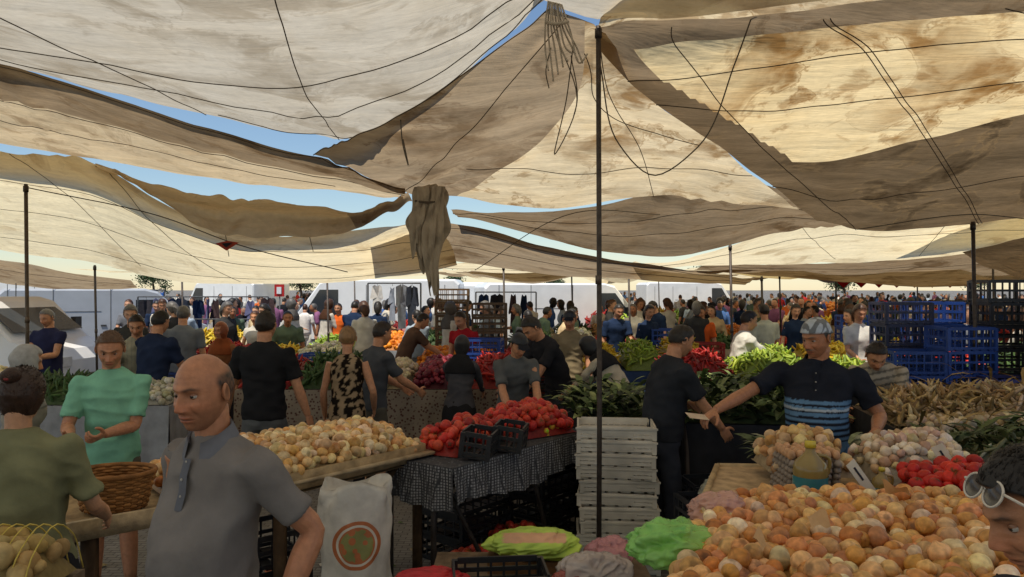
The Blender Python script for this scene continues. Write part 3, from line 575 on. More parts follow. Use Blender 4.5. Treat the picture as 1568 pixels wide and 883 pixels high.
# hanging bundle of cloth
mb=MB()
for b_i,(ox,oy,top,bot,w0) in enumerate(((-.83,7.35,3.05,2.30,.12),(-.90,7.28,3.0,2.45,.08),(-.76,7.26,3.0,2.08,.07))):
    K=34;n=64; V=[];C=[]
    for k in range(K):
        t=k/(K-1); z=top-(top-bot)*t; cx=ox+.03*math.sin(t*4+b_i); rx=w0*(.75+.5*math.sin(t*2.6)+.15*math.sin(t*11+b_i))*(1-.45*t**4)
        for a in np.linspace(0,2*np.pi,n,endpoint=False):
            f=1+.28*math.sin(a*6+t*4+b_i)+.16*math.sin(a*11-t*7); V.append((cx+rx*f*math.cos(a),oy+rx*.55*f*math.sin(a),z-.16*max(0,t-.75)*4*math.cos(a*1.5+b_i)**2)); C.append(np.array((.36,.30,.22))*(.75 if math.sin(t*13+a*2+b_i)>.75 else 1))
    mb.add(V,grid_faces(K,n),None,np.array(C))
mb.add(*tube([(-.95,7.27,2.86),(-.83,7.2,2.84),(-.71,7.3,2.86)],.012,None,6,(1,0,0),12),(.1,.08,.06))
mb.obj('hanging_cloth_bundle',[fabric])

def rope(P,r=.006,col=(.10,.08,.055),n=40): ROPES.add(*tube(catm(np.array(P,float),n),r,None,5),col)
rr_=random.Random(3)
for k in range(9):
    dx=(k-4)*.009; rope([(.27+dx,4.75,3.86),(.29+dx*2.2,4.74+rr_.uniform(-.02,.02),3.66),(.33+dx*3.2,4.76,3.50+rr_.uniform(-.05,.08)),(.36+dx*3.5,4.76,3.42+rr_.uniform(-.1,.12))],.006,(.42,.36,.27))
rope([(.22,4.73,3.70),(.29,4.70,3.68),(.36,4.74,3.71)],.012,(.40,.34,.25))
rope([(.30,4.76,3.6),(.42,4.8,3.2),(.28,4.85,2.88),(.36,4.9,3.25),(.40,4.8,3.6)],.004)
rope([(.25,4.76,3.55),(.22,4.8,3.4),(.24,4.8,3.3)],.004); rope([(.38,4.76,3.5),(.42,4.8,3.2),(.40,4.8,3.12)],.004)
rope([(.58,4.9,3.5),(.72,5.0,2.98),(.98,5.1,2.78),(1.25,5.0,2.95),(1.48,4.9,3.5),(1.55,4.7,3.8)],.005)
rope([(-.86,5.7,3.3),(-.84,5.7,3.1),(-.80,5.7,2.95),(-.84,5.7,3.15)],.005)
rope([(-2.2,8,2.6),(-2.15,8,2.4)],.004); rope([(-3.14,8.1,2.6),(-3.1,8.1,2.35)],.004)
rope([(-4.9,7.5,3.02),(-3.9,8.2,2.8),(-3.1,8.3,2.5),(-2.0,9,2.2)],.006,(.05,.04,.03))
rope([(-.4,8,2.2),(.6,6.8,2.7),(1.5,7.5,2.75)],.004)
rope([(3.5,7.5,2.6),(4.3,7,2.7),(5,7.2,2.68)],.005)
ROPES.obj('rigging_ropes',[matte])
def pole(name,pts,r,col=(.07,.055,.045)):
    m=MB(); m.add(*tube(pts,r,None,12),col)
    a=np.array(pts[0]); box(m,(a[0],a[1],.008),(.14,.14,.016),col); b=np.array(pts[-1]); m.add(*tube([b-[0,0,.08],b-[0,0,.02]],r*1.4,None,10),np.array(col)*.6)
    mid=a*.45+b*.55; m.add(*tube([mid-[0,0,.03],mid+[0,0,.03]],r*1.25,None,10),np.array(col)*1.3); m.obj(name,[metal])
pole('canopy_pole',[(.575,4.9,0),(.580,4.9,1.2),(.577,4.9,2.4),(.572,4.9,3.74)],.017)
pole('canopy_pole',[(-4.9,7.5,0),(-4.93,7.5,3.06)],.018,(.09,.065,.045))
for p in[(-6.72,12,0,2.38),(-6.2,14,0,2.3),(-3.2,13,0,2.2),(-.1,13,0,2.4),(2.1,13,0,2.3),(4.1,12,0,2.2),(8.5,13,0,2.6),(1.5,18,0,2.4),(6.2,17,0,2.3),(-4,19,0,2.3),(5.2,26,0,2.6),(11,20,0,2.6),(4.6,7.3,0,2.66),(3.0,10,0,2.6)]:
    pole('canopy_pole',[(p[0],p[1],0),(p[0]-.05,p[1],p[3])],.018)
mb=MB()
c=(-3.10,8.05,2.47); w=.10
V=[(c[0]-w*1.3,c[1],c[2]+.02),(c[0],c[1]-.02,c[2]-w*.6),(c[0]+w*1.3,c[1],c[2]+.03),(c[0],c[1],c[2]+w*.5)]; mb.add(V,[(0,1,2,3)],None,(.30,.05,.03))
V=[(c[0]-w*.6,c[1]-.01,c[2]+.02),(c[0],c[1]-.03,c[2]-w*.25),(c[0]+w*.6,c[1]-.01,c[2]+.03),(c[0],c[1]-.01,c[2]+w*.25)]; mb.add(V,[(0,1,2,3)],None,(.02,.02,.025))
mb.obj('tarp_corner_patch',[fabric],False)

# ---------------------------------------------------------------- ground
m,nt,o=newmat('paving'); L=nt.links.new
tc=N(nt,'ShaderNodeTexCoord'); bt=N(nt,'ShaderNodeTexBrick'); bt.inputs['Scale'].default_value=5; bt.inputs['Color1'].default_value=(.25,.23,.20,1); bt.inputs['Color2'].default_value=(.32,.30,.27,1); bt.inputs['Mortar'].default_value=(.10,.09,.08,1); bt.inputs['Mortar Size'].default_value=.02
L(tc.outputs['Object'],bt.inputs['Vector']); n=N(nt,'ShaderNodeTexNoise'); n.inputs['Scale'].default_value=2.5; n.inputs['Detail'].default_value=8; L(tc.outputs['Object'],n.inputs['Vector'])
mx=N(nt,'ShaderNodeMix',data_type='RGBA',blend_type='MULTIPLY'); mx.inputs[0].default_value=.6; L(bt.outputs['Color'],mx.inputs[6]); L(n.outputs['Fac'],mx.inputs[7])
b=N(nt,'ShaderNodeBsdfPrincipled'); b.inputs['Roughness'].default_value=.8; L(mx.outputs[2],b.inputs['Base Color']); bp=N(nt,'ShaderNodeBump'); bp.inputs['Distance'].default_value=.01; L(bt.outputs['Fac'],bp.inputs['Height']); bp.invert=True; L(bp.outputs[0],b.inputs['Normal']); L(b.outputs[0],o.inputs[0])
mb=MB(); mb.add([(-400,-60,0),(400,-60,0),(400,800,0),(-400,800,0)],[(0,1,2,3)],None,(.2,.2,.2)); mb.obj('ground',[m],False)
mb=MB(); r=np.random.RandomState(4)
for i in range(260):
    x,y=r.uniform(-3,3),r.uniform(3.2,8); s_=r.uniform(.015,.05); a_=r.uniform(0,6.28); cc=[hx('8a7a50'),hx('5a6a3a'),hx('b9a98a'),hx('c9c4b8'),hx('a05a3a')][r.randint(5)]
    V=np.array([(-s_,-s_*.4,.004),(s_,-s_*.5,.01),(s_*.8,s_*.5,.006),(-s_*.7,s_*.4,.014)]); A=np.array([[math.cos(a_),-math.sin(a_),0],[math.sin(a_),math.cos(a_),0],[0,0,1]]); mb.add(V@A.T+[x,y,.004],[(0,1,2,3)],None,cc)
mb.obj('scattered_litter',[leaf],False)

# ---------------------------------------------------------------- near stalls
ON=[hx('d9a866'),hx('e0b274'),hx('cf9550'),hx('e8cfa0'),hx('c07c3c'),hx('dcae78'),hx('d08e58')]
mb=MB(); WD=hx('a98f6c')
q=[(.34,1.95,.97),(2.5,1.6,.97),(2.95,3.25,.97),(.90,3.45,.97)]
heap(mb,q,.14,'onion',.037,ON,3,(18,12),1,False,.45,.35)
for a_,b_ in((0,1),(1,2),(2,3),(3,0)):
    A=np.array(q[a_]);B_=np.array(q[b_]); polyline_box(mb,A-[0,0,.05],B_-[0,0,.05],.03,.15,WD,0)
c=np.array(q); mb.add(np.concatenate([c-[0,0,.09]]),[(0,1,2,3)],None,WD,0); legs_frame(mb,[(.4,2.05),(2.4,1.75),(2.85,3.2),(.95,3.4)],.9,0,hx('6b5640'))
mb.obj('onion_stall',[wood,produce])
mb=MB()
for x,y,z,rz in((1.05,2.55,1.19,.5),(1.5,2.9,1.2,2.1),(.8,2.4,1.17,1.1)):
    V=[]
    for i in range(6):
        for j in range(4): V.append(((i-2.5)*.02,(j-1.5)*.014,.012*math.sin(i*1.1+j)+.01*j))
    mb.add(V,grid_faces(6,4,False),None,hx('c9a070'),0,Matrix.Translation((x,y,z))@Matrix.Rotation(rz,4,'Z')@Matrix.Rotation(.3,4,'X'))
mb.obj('cardboard_scraps',[card],True)

mb=MB(); zt=.92
quad=[(.92,3.62,zt),(3.7,3.45,zt),(4.1,4.3,zt),(1.25,4.5,zt)]
mb.add(np.array(quad),[(0,1,2,3)],None,hx('b39a78'),0); 
for a_,b_ in((0,1),(1,2),(2,3),(3,0)): polyline_box(mb,np.array(quad[a_])-[0,0,.02],np.array(quad[b_])-[0,0,.02],.03,.07,hx('b89f78'),0)
legs_frame(mb,[(1,3.7),(3.6,3.55),(4,4.2),(1.35,4.4)],.9,0,hx('6b5640'))
heap(mb,[(1.85,3.30,1.0),(2.6,3.25,1.0),(2.7,3.75,1.0),(1.95,3.8,1.0)],.13,'tomato',.037,[hx('b8241a'),hx('c8301f')],5,(14,9),1,False,.5,.5)
heap(mb,[(1.95,3.9,.96),(2.5,3.85,.96),(2.55,4.4,.96),(2.0,4.45,.96)],.20,'garlic',.03,[hx('e3d6bd'),hx('d5bfa0'),hx('c9a78a')],6,(12,8),2,False,.5,.6)
heap(mb,[(1.42,3.95,1.0),(1.85,3.95,1.0),(1.85,4.4,1.0),(1.42,4.4,1.0)],.18,'garlic',.032,[hx('d8bd92'),hx('caa878'),hx('b98f5e')],7,(12,8),2,False,.5,.7)
heap(mb,[(2.7,3.75,.95),(3.8,3.6,.95),(3.95,4.2,.95),(2.75,4.35,.95)],.12,'potato',.035,[hx('b09468'),hx('9a7c50')],9,(12,8),2,False,.5,.6)
mb.obj('garlic_tomato_stall',[wood,produce,matte])
mb=MB()
for k in range(6):
    for i in range(6):
        for j in range(6):
            e=tube([(1.42+i*.046+.003*k,3.78+j*.046,.94+k*.03),(1.42+i*.046+.003*k,3.78+j*.046,.955+k*.03),(1.42+i*.046+.003*k,3.78+j*.046,.972+k*.03)],[.023,.021,.009],None,6); mb.add(*e,hx('8d8073'))
for i in range(6):
    for j in range(5):
        if (i*j)%4!=3: e=sphere(10,8,(.021,.021,.027),(1.435+i*.046,3.80+j*.046,1.145)); mb.add(*e,hx('c79a72'))
mb.obj('stack_of_egg_trays',[matte])
mb=MB()
for x,y,z,rz in((1.66,3.52,1.10,.3),(2.22,3.78,1.12,-.4)):
    M=Matrix.Translation((x,y,z))@Matrix.Rotation(rz,4,'Z')@Matrix.Rotation(-.35,4,'X')@Matrix.Rotation(-.5,4,'Y')
    box(mb,(0,0,0),(.06,.004,.17),hx('c9c0ac'),0,M); box(mb,(0,-.004,.02),(.01,.003,.07),(.03,.03,.04),0,M); box(mb,(0,.003,-.12),(.01,.01,.12),hx('8a6a44'),0,M)
mb.obj('price_cards',[card],False)
def jug(x,y,z,s=1):
    mb=MB(); pr=[(0,.055),(.01,.075),(.07,.078),(.13,.076),(.17,.078),(.2,.07),(.235,.035),(.25,.022),(.27,.022)]
    mb.add(*tube([(x,y,z+p[0]*s) for p in pr],[p[1]*s for p in pr],None,24),hx('8f7a45'),0)
    mb.add(*tube([(x,y,z+p*s) for p in(.05,.10,.14)],[.0795*s,.0797*s,.0795*s],None,24,caps=False),hx('3f7f86'),0)
    mb.add(*tube([(x,y,z+p*s) for p in(.27,.30)],[.026*s,.025*s],None,16),hx('c9b23a'),0)
    mb.add(*tube([(x+.03*s,y,z+.235*s),(x+.085*s,y,z+.22*s),(x+.085*s,y,z+.16*s),(x+.07*s,y,z+.13*s)],.009*s,None,8,(0,1,0),12),hx('8f7a45'),0)
    mb.obj('oil_jug',[gloss])
jug(1.46,3.62,.94,1.05); jug(1.82,3.64,.94,.6)
mb=MB(); q=[(2.55,4.7,1.05),(5.6,4.5,1.05),(5.9,5.9,1.05),(2.75,6.0,1.05)]; mb.add(np.array(q),[(0,1,2,3)],None,hx('5a5148'),0)
cloth_skirt(mb,[(2.55,4.7),(5.6,4.5)],1.05,.3,0,hx('3a3a3c'),.02); cloth_skirt(mb,[(2.75,6.0),(2.55,4.7)],1.05,.3,0,hx('3a3a3c'),.02); legs_frame(mb,[(2.65,4.8),(5.5,4.6),(5.8,5.8),(2.8,5.9)],1.04,0)
heap(mb,[(2.6,5.0,1.08),(5.6,4.9,1.08),(5.8,5.8,1.08),(2.8,5.9,1.08)],.16,'long',.030,[hx('b59c72'),hx('9d845c'),hx('cbb68f'),hx('7e6a48')],8,(8,7),1,False,.6,.5)
heap(mb,[(2.65,4.75,1.08),(5.5,4.6,1.08),(5.5,5.0,1.08),(2.7,5.1,1.08)],.05,'garlic',.032,[hx('d8c7a6'),hx('b8a07a')],9,(9,7),1,False,.6,.5)
leaves(mb,[(2.6,4.7,1.1),(5.6,4.5,1.1),(5.9,5.9,1.1),(2.75,6.0,1.1)],.15,[hx('a8905f'),hx('8a7448')],260,.3,.012,3,1)
mb.obj('dried_garlic_stall',[fabric,matte])
mb=MB(); q=[(2.45,4.45,.98),(4.9,4.2,.98),(5,4.65,.98),(2.6,4.8,.98)]; mb.add(np.array(q)-[0,0,.03],[(0,1,2,3)],None,hx('4a4038'),0)
legs_frame(mb,[(2.55,4.5),(4.8,4.3),(4.9,4.6),(2.65,4.75)],.95,0)
heap(mb,q,.08,'long',.028,[hx('8b8f6a'),hx('4f5d38'),hx('b9b894')],10,(8,7),1,False,.5,.5); leaves(mb,q,.14,[hx('3d4a2b'),hx('56633a')],260,.26,.02,4,1)
mb.obj('leek_stall',[fabric,leaf])
def green_table(name,q,h,cols,seed,cloth=hx('26272b'),cnt=700,ln=.2,wd=.03,z1=.15):
    mb=MB(); q=np.array(q,float); mb.add(q,[(0,1,2,3)],None,cloth,0); cloth_skirt(mb,[tuple(q[0][:2]),tuple(q[1][:2])],q[0][2],z1,0,cloth,.02,seed=seed); cloth_skirt(mb,[tuple(q[3][:2]),tuple(q[0][:2])],q[0][2],z1,0,cloth,.02,seed=seed); cloth_skirt(mb,[tuple(q[1][:2]),tuple(q[2][:2])],q[0][2],z1,0,cloth,.02,seed=seed)
    legs_frame(mb,[p[:2]*.97+q.mean(0)[:2]*.03 for p in q],q[0][2]); leaves(mb,q,h,cols,cnt,ln,wd,seed,1)
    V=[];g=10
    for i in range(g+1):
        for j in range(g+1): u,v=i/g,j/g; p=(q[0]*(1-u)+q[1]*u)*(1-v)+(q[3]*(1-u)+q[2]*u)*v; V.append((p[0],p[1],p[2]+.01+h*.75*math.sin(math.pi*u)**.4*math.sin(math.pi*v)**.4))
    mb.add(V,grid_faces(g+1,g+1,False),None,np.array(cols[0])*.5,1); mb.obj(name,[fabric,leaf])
GR=[hx('3a4a2c'),hx('506338'),hx('6c7b49'),hx('303a26'),hx('8a9660')]
green_table('leafy_greens_stall',[(1.35,5.75,.95),(2.45,5.6,.95),(2.7,6.9,.95),(1.5,7.1,.95)],.22,GR,11,hx('34353a'),cnt=900)
green_table('leafy_greens_stall',[(.55,6.0,.92),(1.15,5.9,.92),(1.3,7.1,.92),(.5,7.2,.92)],.16,GR,12,cnt=500)
green_table('leafy_greens_stall',[(1.75,4.95,.80),(2.45,4.9,.80),(2.5,5.3,.80),(1.8,5.4,.80)],.12,[hx('5a6748'),hx('77805e'),hx('a3a68b')],13,cnt=300)

mb=MB(); zt=.90
F0=np.array((-.36,4.5)); F1=np.array((.60,5.75)); B1=np.array((-.1,6.15)); B0=np.array((-.80,4.82))
T4=[F0,F1,B1,B0]; mb.add([(*p,zt) for p in T4],[(0,1,2,3)],None,(.1,.1,.1),1)
cloth_skirt(mb,[tuple(F0),tuple(F1)],zt+.004,.66,1,amp=.022,seed=1); cloth_skirt(mb,[tuple(B0),tuple(F0)],zt+.004,.66,1,amp=.022,seed=3)
for a_ in (B0*.3+F0*.7,F1,B1,B0): box(mb,(a_[0],a_[1]+.05,.44),(.035,.035,.88),(.05,.04,.035),0)
mb.add(*tube([(-.1,4.95,0),(-.5,4.75,.88)],.016,None,8),(.05,.04,.035),0); mb.add(*tube([(.3,5.5,0),(.1,5.3,.88)],.016,None,8),(.05,.04,.035),0)
TM=[hx('b52a22'),hx('c63a2a'),hx('a8231f'),hx('d05038')]
heap(mb,[(-.70,4.95,.92),(-.36,4.78,.92),(.05,5.45,.92),(-.35,5.65,.92)],.11,'tomato',.040,TM,14,(14,9),2,False,.5,.5)
heap(mb,[(-.1,5.2,.92),(.50,5.65,.92),(.2,6.05,.92),(-.25,5.8,.92)],.16,'tomato',.037,TM,15,(12,8),2,False,.5,.5)
heap(mb,[(.25,5.45,.92),(.45,5.7,.92),(.40,5.9,.92),(.2,5.7,.92)],.06,'tomato',.03,[hx('d9a93a'),hx('c8902e')],16,(10,7),2,False,.5,.5)
mb.obj('tomato_stall',[metal,check,produce])
for x,y in((-.22,4.83),(-.02,5.04)):
    mb=MB(); crate(mb,Matrix.Translation((x,y,.915))@Matrix.Rotation(.9+y*.1,4,'Z')@Matrix.Rotation(.12,4,'X'),.28,.20,.16,(.018,.018,.02),3,6); mb.obj('black_plastic_crate',[plastic],False)
mb=MB(); 
for k,(x,y) in enumerate(((-.25,5.0),(.0,5.45))):
    M=Matrix.Translation((x,y,.02))@Matrix.Rotation(.9,4,'Z'); crate(mb,M,.5,.33,.2,(.02,.02,.02),3,7,0)
    heap(mb,[(x-.18,y-.14,.15),(x+.18,y-.1,.15),(x+.18,y+.14,.15),(x-.16,y+.14,.15)],.07,'tomato',.035,TM,20+k,(10,7),1)
mb.obj('tomato_crates',[plastic,produce],True)
stack('stacked_black_crates',.28,6.05,4,(.014,.014,.017),.9,.6,.42,.18)
stack('stacked_black_crates',-.35,5.6,3,(.014,.014,.017),.9,.6,.42,.18)

mb=MB(); zt=.88; WB=hx('a88f6a')
F0=np.array((-1.30,3.98));F1=np.array((-.58,4.86));B1=np.array((-1.02,5.45));B0=np.array((-1.90,4.65))
heap(mb,[(*F0,.95),(*F1,.93),(*B1,.93),(*B0,.95)],.13,'onion',.034,[hx('d9b27a'),hx('e2c594'),hx('cf9f60'),hx('e8cfa2')],30,(14,10),1,False,.5,.45)
for a_,b_,h_ in((F0,F1,.10),(F1,B1,.10),(B1,B0,.1),(B0,F0,.1)): polyline_box(mb,(*a_,.93),(*b_,.93),.028,h_,WB,0)
mb.add([(*F0,.86),(*F1,.86),(*B1,.86),(*B0,.86)],[(0,1,2,3)],None,WB,0)
polyline_box(mb,(*(F1+[.04,.02]),.925),(*(F0-[.3,.28]),.925),.10,.02,hx('b09a78'),0)
A0=np.array((-2.05,3.35));A1=np.array((-1.40,3.9));A2=np.array((-1.95,4.45));A3=np.array((-2.5,3.9))
mb.add([(*A0,.88),(*A1,.88),(*A2,.88),(*A3,.88)],[(0,1,2,3)],None,WB,0)
for a_,b_ in((A0,A1),(A1,A2),(A2,A3),(A3,A0)): polyline_box(mb,(*a_,.885),(*b_,.885),.03,.09,hx('b09a78'),0)
heap(mb,[(-1.72,3.75,.92),(-1.45,3.98,.92),(-1.85,4.45,.92),(-2.1,4.2,.92)],.1,'onion',.033,ON,31,(12,8),1,False,.5,.45)
for p in((-2.0,3.45),(-1.3,4.05),(-.65,4.85),(-1.05,5.35),(-2.4,3.95),(-1.85,4.6)): polyline_box(mb,(p[0],p[1],.43),(p[0]+.06,p[1],.43),.05,.86,hx('4a3826'),0)
mb.add(*tube([(-1.25,4.3,.05),(-.75,4.75,.85)],.02,None,6),hx('4a3826'),0)
mb.obj('onion_bin',[wood,produce])
def basket(x,y,z,s=1,w=.19,h=.17):
    mb=MB()
    for k in range(13):
        t=k/12; r=(w*(.78+.22*t))*s; aa=np.linspace(0,2*np.pi,61)
        P=np.stack([x+(r+.006*np.sin(aa*14+(k%2)*math.pi))*np.cos(aa),y+(r*.8+.006*np.sin(aa*14+(k%2)*math.pi))*np.sin(aa),np.full(61,z+.01+t*h*s)],1); mb.add(*tube(P,.0085*s,None,6),np.array(hx('9a6b3c'))*(.8+.35*(k%3)/2))
    for i in range(28):
        a=i*2*math.pi/28; mb.add(*tube([(x+w*.78*s*math.cos(a),y+.8*w*.78*s*math.sin(a),z),(x+w*s*math.cos(a),y+.8*w*s*math.sin(a),z+h*s+.01)],.006,None,5),hx('7d5430'))
    aa=np.linspace(0,2*np.pi,61); mb.add(*tube(np.stack([x+w*1.02*s*np.cos(aa),y+w*.82*s*np.sin(aa),np.full(61,z+h*s+.01)],1),.013,None,7),hx('8a5d33'))
    e=sphere(20,10,(w*.8*s,w*.62*s,.02),(x,y,z+.02)); mb.add(*e,hx('6b4526')); mb.obj('wicker_basket',[wood])
basket(-2.0,3.72,.90,1.)
mb=MB(); K=30;n=60;V=[]
for k in range(K):
    t=k/(K-1); z=.02+.90*t; rx=.19*(1-.1*(2*t-1)**2)+.012*math.sin(t*9); ry=.15*(1-.35*t**4)
    for a in np.linspace(0,2*np.pi,n,endpoint=False):
        f=1+.035*math.sin(a*5+t*6)+.03*math.sin(a*9-t*11)+.02*math.sin(a*17+t*25)+(.09*math.sin(a*6) if t>.9 else 0); X=rx*f*math.cos(a);Y=ry*f*math.sin(a); V.append((X,Y,z+.025*math.sin(a*3)*(t>.9)))
V=np.array(V); mb.add(np.concatenate([V,V[-n:]*np.array([.85,.85,1])-[0,0,.06]]),grid_faces(K+1,n),[(K*n,K*n+i,K*n+i+1) for i in range(1,n-1)],hx('cfc9bd'),0)
m,nt,o=newmat('woven_print'); L=nt.links.new
tc=N(nt,'ShaderNodeTexCoord'); sp=N(nt,'ShaderNodeSeparateXYZ'); L(tc.outputs['Object'],sp.inputs[0])
def mth(op,a,b_=None):
    x=N(nt,'ShaderNodeMath',operation=op)
    for i,qv in enumerate((a,b_)):
        if qv is None: continue
        if isinstance(qv,(int,float)): x.inputs[i].default_value=qv
        else: L(qv,x.inputs[i])
    return x.outputs[0]
X_,Y_,Z_=sp.outputs; dz=mth('SUBTRACT',Z_,.62); rr0=mth('SQRT',mth('ADD',mth('MULTIPLY',X_,X_),mth('MULTIPLY',dz,dz))); front=mth('LESS_THAN',Y_,0)
disc=mth('MULTIPLY',mth('LESS_THAN',rr0,.125),front); ring=mth('MULTIPLY',mth('LESS_THAN',mth('ABSOLUTE',mth('SUBTRACT',rr0,.10)),.006),front); 
vo=N(nt,'ShaderNodeTexVoronoi'); vo.inputs['Scale'].default_value=22; L(tc.outputs['Object'],vo.inputs['Vector']); veg=mth('MULTIPLY',mth('LESS_THAN',rr0,.085),mth('MULTIPLY',mth('GREATER_THAN',vo.outputs['Distance'],.42),front))
txt=mth('MULTIPLY',mth('LESS_THAN',mth('ABSOLUTE',mth('SUBTRACT',Z_,.41)),.022),mth('MULTIPLY',mth('LESS_THAN',mth('ABSOLUTE',X_),.13),mth('MULTIPLY',mth('GREATER_THAN',mth('SINE',mth('MULTIPLY',X_,260)),-.2),front)))
txt2=mth('MULTIPLY',mth('LESS_THAN',mth('ABSOLUTE',mth('SUBTRACT',Z_,.355)),.012),mth('MULTIPLY',mth('LESS_THAN',mth('ABSOLUTE',X_),.09),mth('MULTIPLY',mth('GREATER_THAN',mth('SINE',mth('MULTIPLY',X_,410)),-.1),front)))
def mixc_(f,a,b_):
    x=N(nt,'ShaderNodeMix',data_type='RGBA'); L(f,x.inputs[0])
    for i,qv in((6,a),(7,b_)):
        if isinstance(qv,tuple): x.inputs[i].default_value=(*qv,1)
        else: L(qv,x.inputs[i])
    return x.outputs[2]
cc=mixc_(disc,hx('cfc9bd'),hx('b86a3c')); cc=mixc_(veg,cc,hx('8a8a50')); cc=mixc_(ring,cc,hx('d8d0c0')); cc=mixc_(txt,cc,hx('55555f')); cc=mixc_(txt2,cc,hx('66666f'))
nn_=N(nt,'ShaderNodeTexNoise'); nn_.inputs['Scale'].default_value=9; nn_.inputs['Detail'].default_value=6; L(tc.outputs['Object'],nn_.inputs['Vector']); mrr=N(nt,'ShaderNodeMapRange'); mrr.inputs['From Min'].default_value=.3; mrr.inputs['From Max'].default_value=.7; mrr.inputs['To Min'].default_value=.72; mrr.inputs['To Max'].default_value=1.05; L(nn_.outputs['Fac'],mrr.inputs['Value'])
vm=N(nt,'ShaderNodeVectorMath',operation='SCALE'); L(cc,vm.inputs[0]); L(mrr.outputs[0],vm.inputs['Scale']); b=N(nt,'ShaderNodeBsdfPrincipled'); b.inputs['Roughness'].default_value=.6; L(vm.outputs[0],b.inputs['Base Color']); bp=N(nt,'ShaderNodeBump'); bp.inputs['Strength'].default_value=.6; bp.inputs['Distance'].default_value=.02; L(nn_.outputs['Fac'],bp.inputs['Height']); L(bp.outputs[0],b.inputs['Normal']); L(b.outputs[0],o.inputs[0])
mb.obj('woven_sack',[m],True,(-.84,3.98,.04),.25)
stack('red_plastic_crates',-1.12,4.05,2,hx('8a2620'),.7,.5,.35,.15)
stack('stacked_black_crates',-1.5,4.3,3,(.016,.016,.02),.7,.55,.38,.2)
mb=MB()
for i in range(11):
    M=Matrix.Translation((.66+.10+R.uniform(-.015,.015),5.35+R.uniform(-.015,.015),.0+i*.094))@Matrix.Rotation(-.10+R.uniform(-.06,.06),4,'Z'); cc_=np.array(hx('c9c2b2'))*R.uniform(.75,1.05); crate(mb,M,.55,.38,.088,cc_,3,12)
    box(mb,(0,-.192,.080),(.57,.012,.012),cc_,0,M); box(mb,(0,-.191,.042),(.24,.004,.03),cc_*.9,0,M)
mb.obj('stacked_white_crates',[plastic],False)
mb=MB(); box(mb,(.15,3.80,.48),(1.15,.85,.03),hx('6b5a48')); box(mb,(.12,4.05,.525),(.5,.3,.06),hx('7a5a3c'))
for p in((-.35,3.45),(.65,3.45),(-.35,4.15),(.65,4.15)): box(mb,(p[0],p[1],.232),(.05,.05,.464),hx('4b3c2c'))
mb.obj('low_wooden_stand',[wood],False)
mb=MB(); crate(mb,Matrix.Translation((-.06,3.62,.50))@Matrix.Rotation(.1,4,'Z'),.46,.30,.13,(.018,.018,.02)); mb.obj('black_plastic_crate',[plastic],False)
def blob(name,c,s,col,seed,mat,rz=0,fn=None,amp=.12):
    V,Q,T=sphere(90,60,s); U=V/np.array(s); rg=lambda f,k:(1-2.2*np.abs(nz(U,f,k))); V=V*(1+amp*nz(U,3.2,seed)+amp*.6*rg(6,seed+1)+amp*.35*rg(13,seed+2))[:,None]; V[:,2]=np.maximum(V[:,2],-s[2]*.8); C=np.tile(np.array(col,float),(len(V),1))*(1+.15*rg(9,seed+3))[:,None]
    if fn: C=fn(V,C)
    mb=MB(); mb.add(V,Q,T,C); return mb.obj(name,[mat],True,c,rz)
def wrapc(V,C): m=(np.abs(V[:,1]*.4+V[:,2]-.025)<.03)&(np.abs(V[:,0])<.17); C[m]=hx('d0a07c'); return C
blob('wrapped_produce_pack',(.12,4.02,.615),(.25,.15,.07),hx('a9c34f'),5,plastic,.0,wrapc,.15)
blob('clear_plastic_bag',(.40,3.72,.575),(.17,.12,.09),hx('b9aea8'),6,film,.3,None,.2); blob('clear_plastic_bag',(.28,3.62,.56),(.09,.07,.05),hx('a7524a'),8,film,.3,None,.2)
blob('pink_plastic_bag',(.52,4.0,.56),(.13,.10,.08),hx('c98a90'),18,film,.6,None,.2)
blob('red_plastic_bag',(-.40,3.66,.55),(.17,.13,.06),hx('b01f28'),9,plastic,.2,None,.15)
blob('green_plastic_bag',(.60,2.78,1.04),(.15,.12,.085),hx('8fd067'),10,film,.2,None,.22)
blob('clear_plastic_bag',(.86,3.10,1.07),(.12,.10,.07),hx('d0a090'),12,film,.2,None,.18)
mb=MB(); heap(mb,[(-2.0,2.42,.98),(-1.6,2.42,.98),(-1.6,2.72,.98),(-2.0,2.72,.98)],.14,'potato',.035,[hx('b9a26a'),hx('a98f58')],44,(12,8),0,False,.4,.6); 
for i in range(9): mb.add(*tube(catm(np.array([(-2.03+i*.055,2.38,.96),(-2.0+i*.05,2.48,1.12),(-1.98+i*.048,2.58,1.175),(-1.98+i*.048,2.68,1.12),(-2.0+i*.05,2.76,.96)]),16),.003,None,4),hx('c9b45a'),0)
mb.obj('netted_potatoes',[matte]); blob('plastic_wrap',(-1.62,2.30,.88),(.19,.12,.08),hx('d0ccc4'),16,film,.2,None,.2)
mb=MB(); box(mb,(-1.9,2.45,.79),(.8,.7,.04),hx('8a7455')); box(mb,(-1.85,2.58,.88),(.5,.38,.14),hx('7a6a58'))
for p in((-2.2,2.2),(-1.6,2.2),(-2.2,2.7),(-1.6,2.7)): box(mb,(p[0],p[1],.385),(.05,.05,.77),hx('5a4833'))
mb.obj('wooden_table',[wood],False)
stack('stacked_black_crates',1.42,4.95,3,(.018,.02,.026),.2,.55,.36,.2); stack('stacked_dark_crates',1.55,5.4,3,(.02,.024,.034),.1,.55,.36,.2); stack('stacked_dark_crates',2.1,4.75,3,(.02,.02,.03),.1,.55,.36,.2)
blob('clear_plastic_bag',(1.45,4.9,.66),(.2,.16,.1),hx('a9aca0'),20,film,.2,None,.2)
mb=MB(); box(mb,(0,0,0),(.14,.07,.002),hx('c9b49a')); ob=mb.obj('banknote',[card],False,(1.16,4.63,1.20),.3); ob.rotation_euler=(.35,.15,.3)

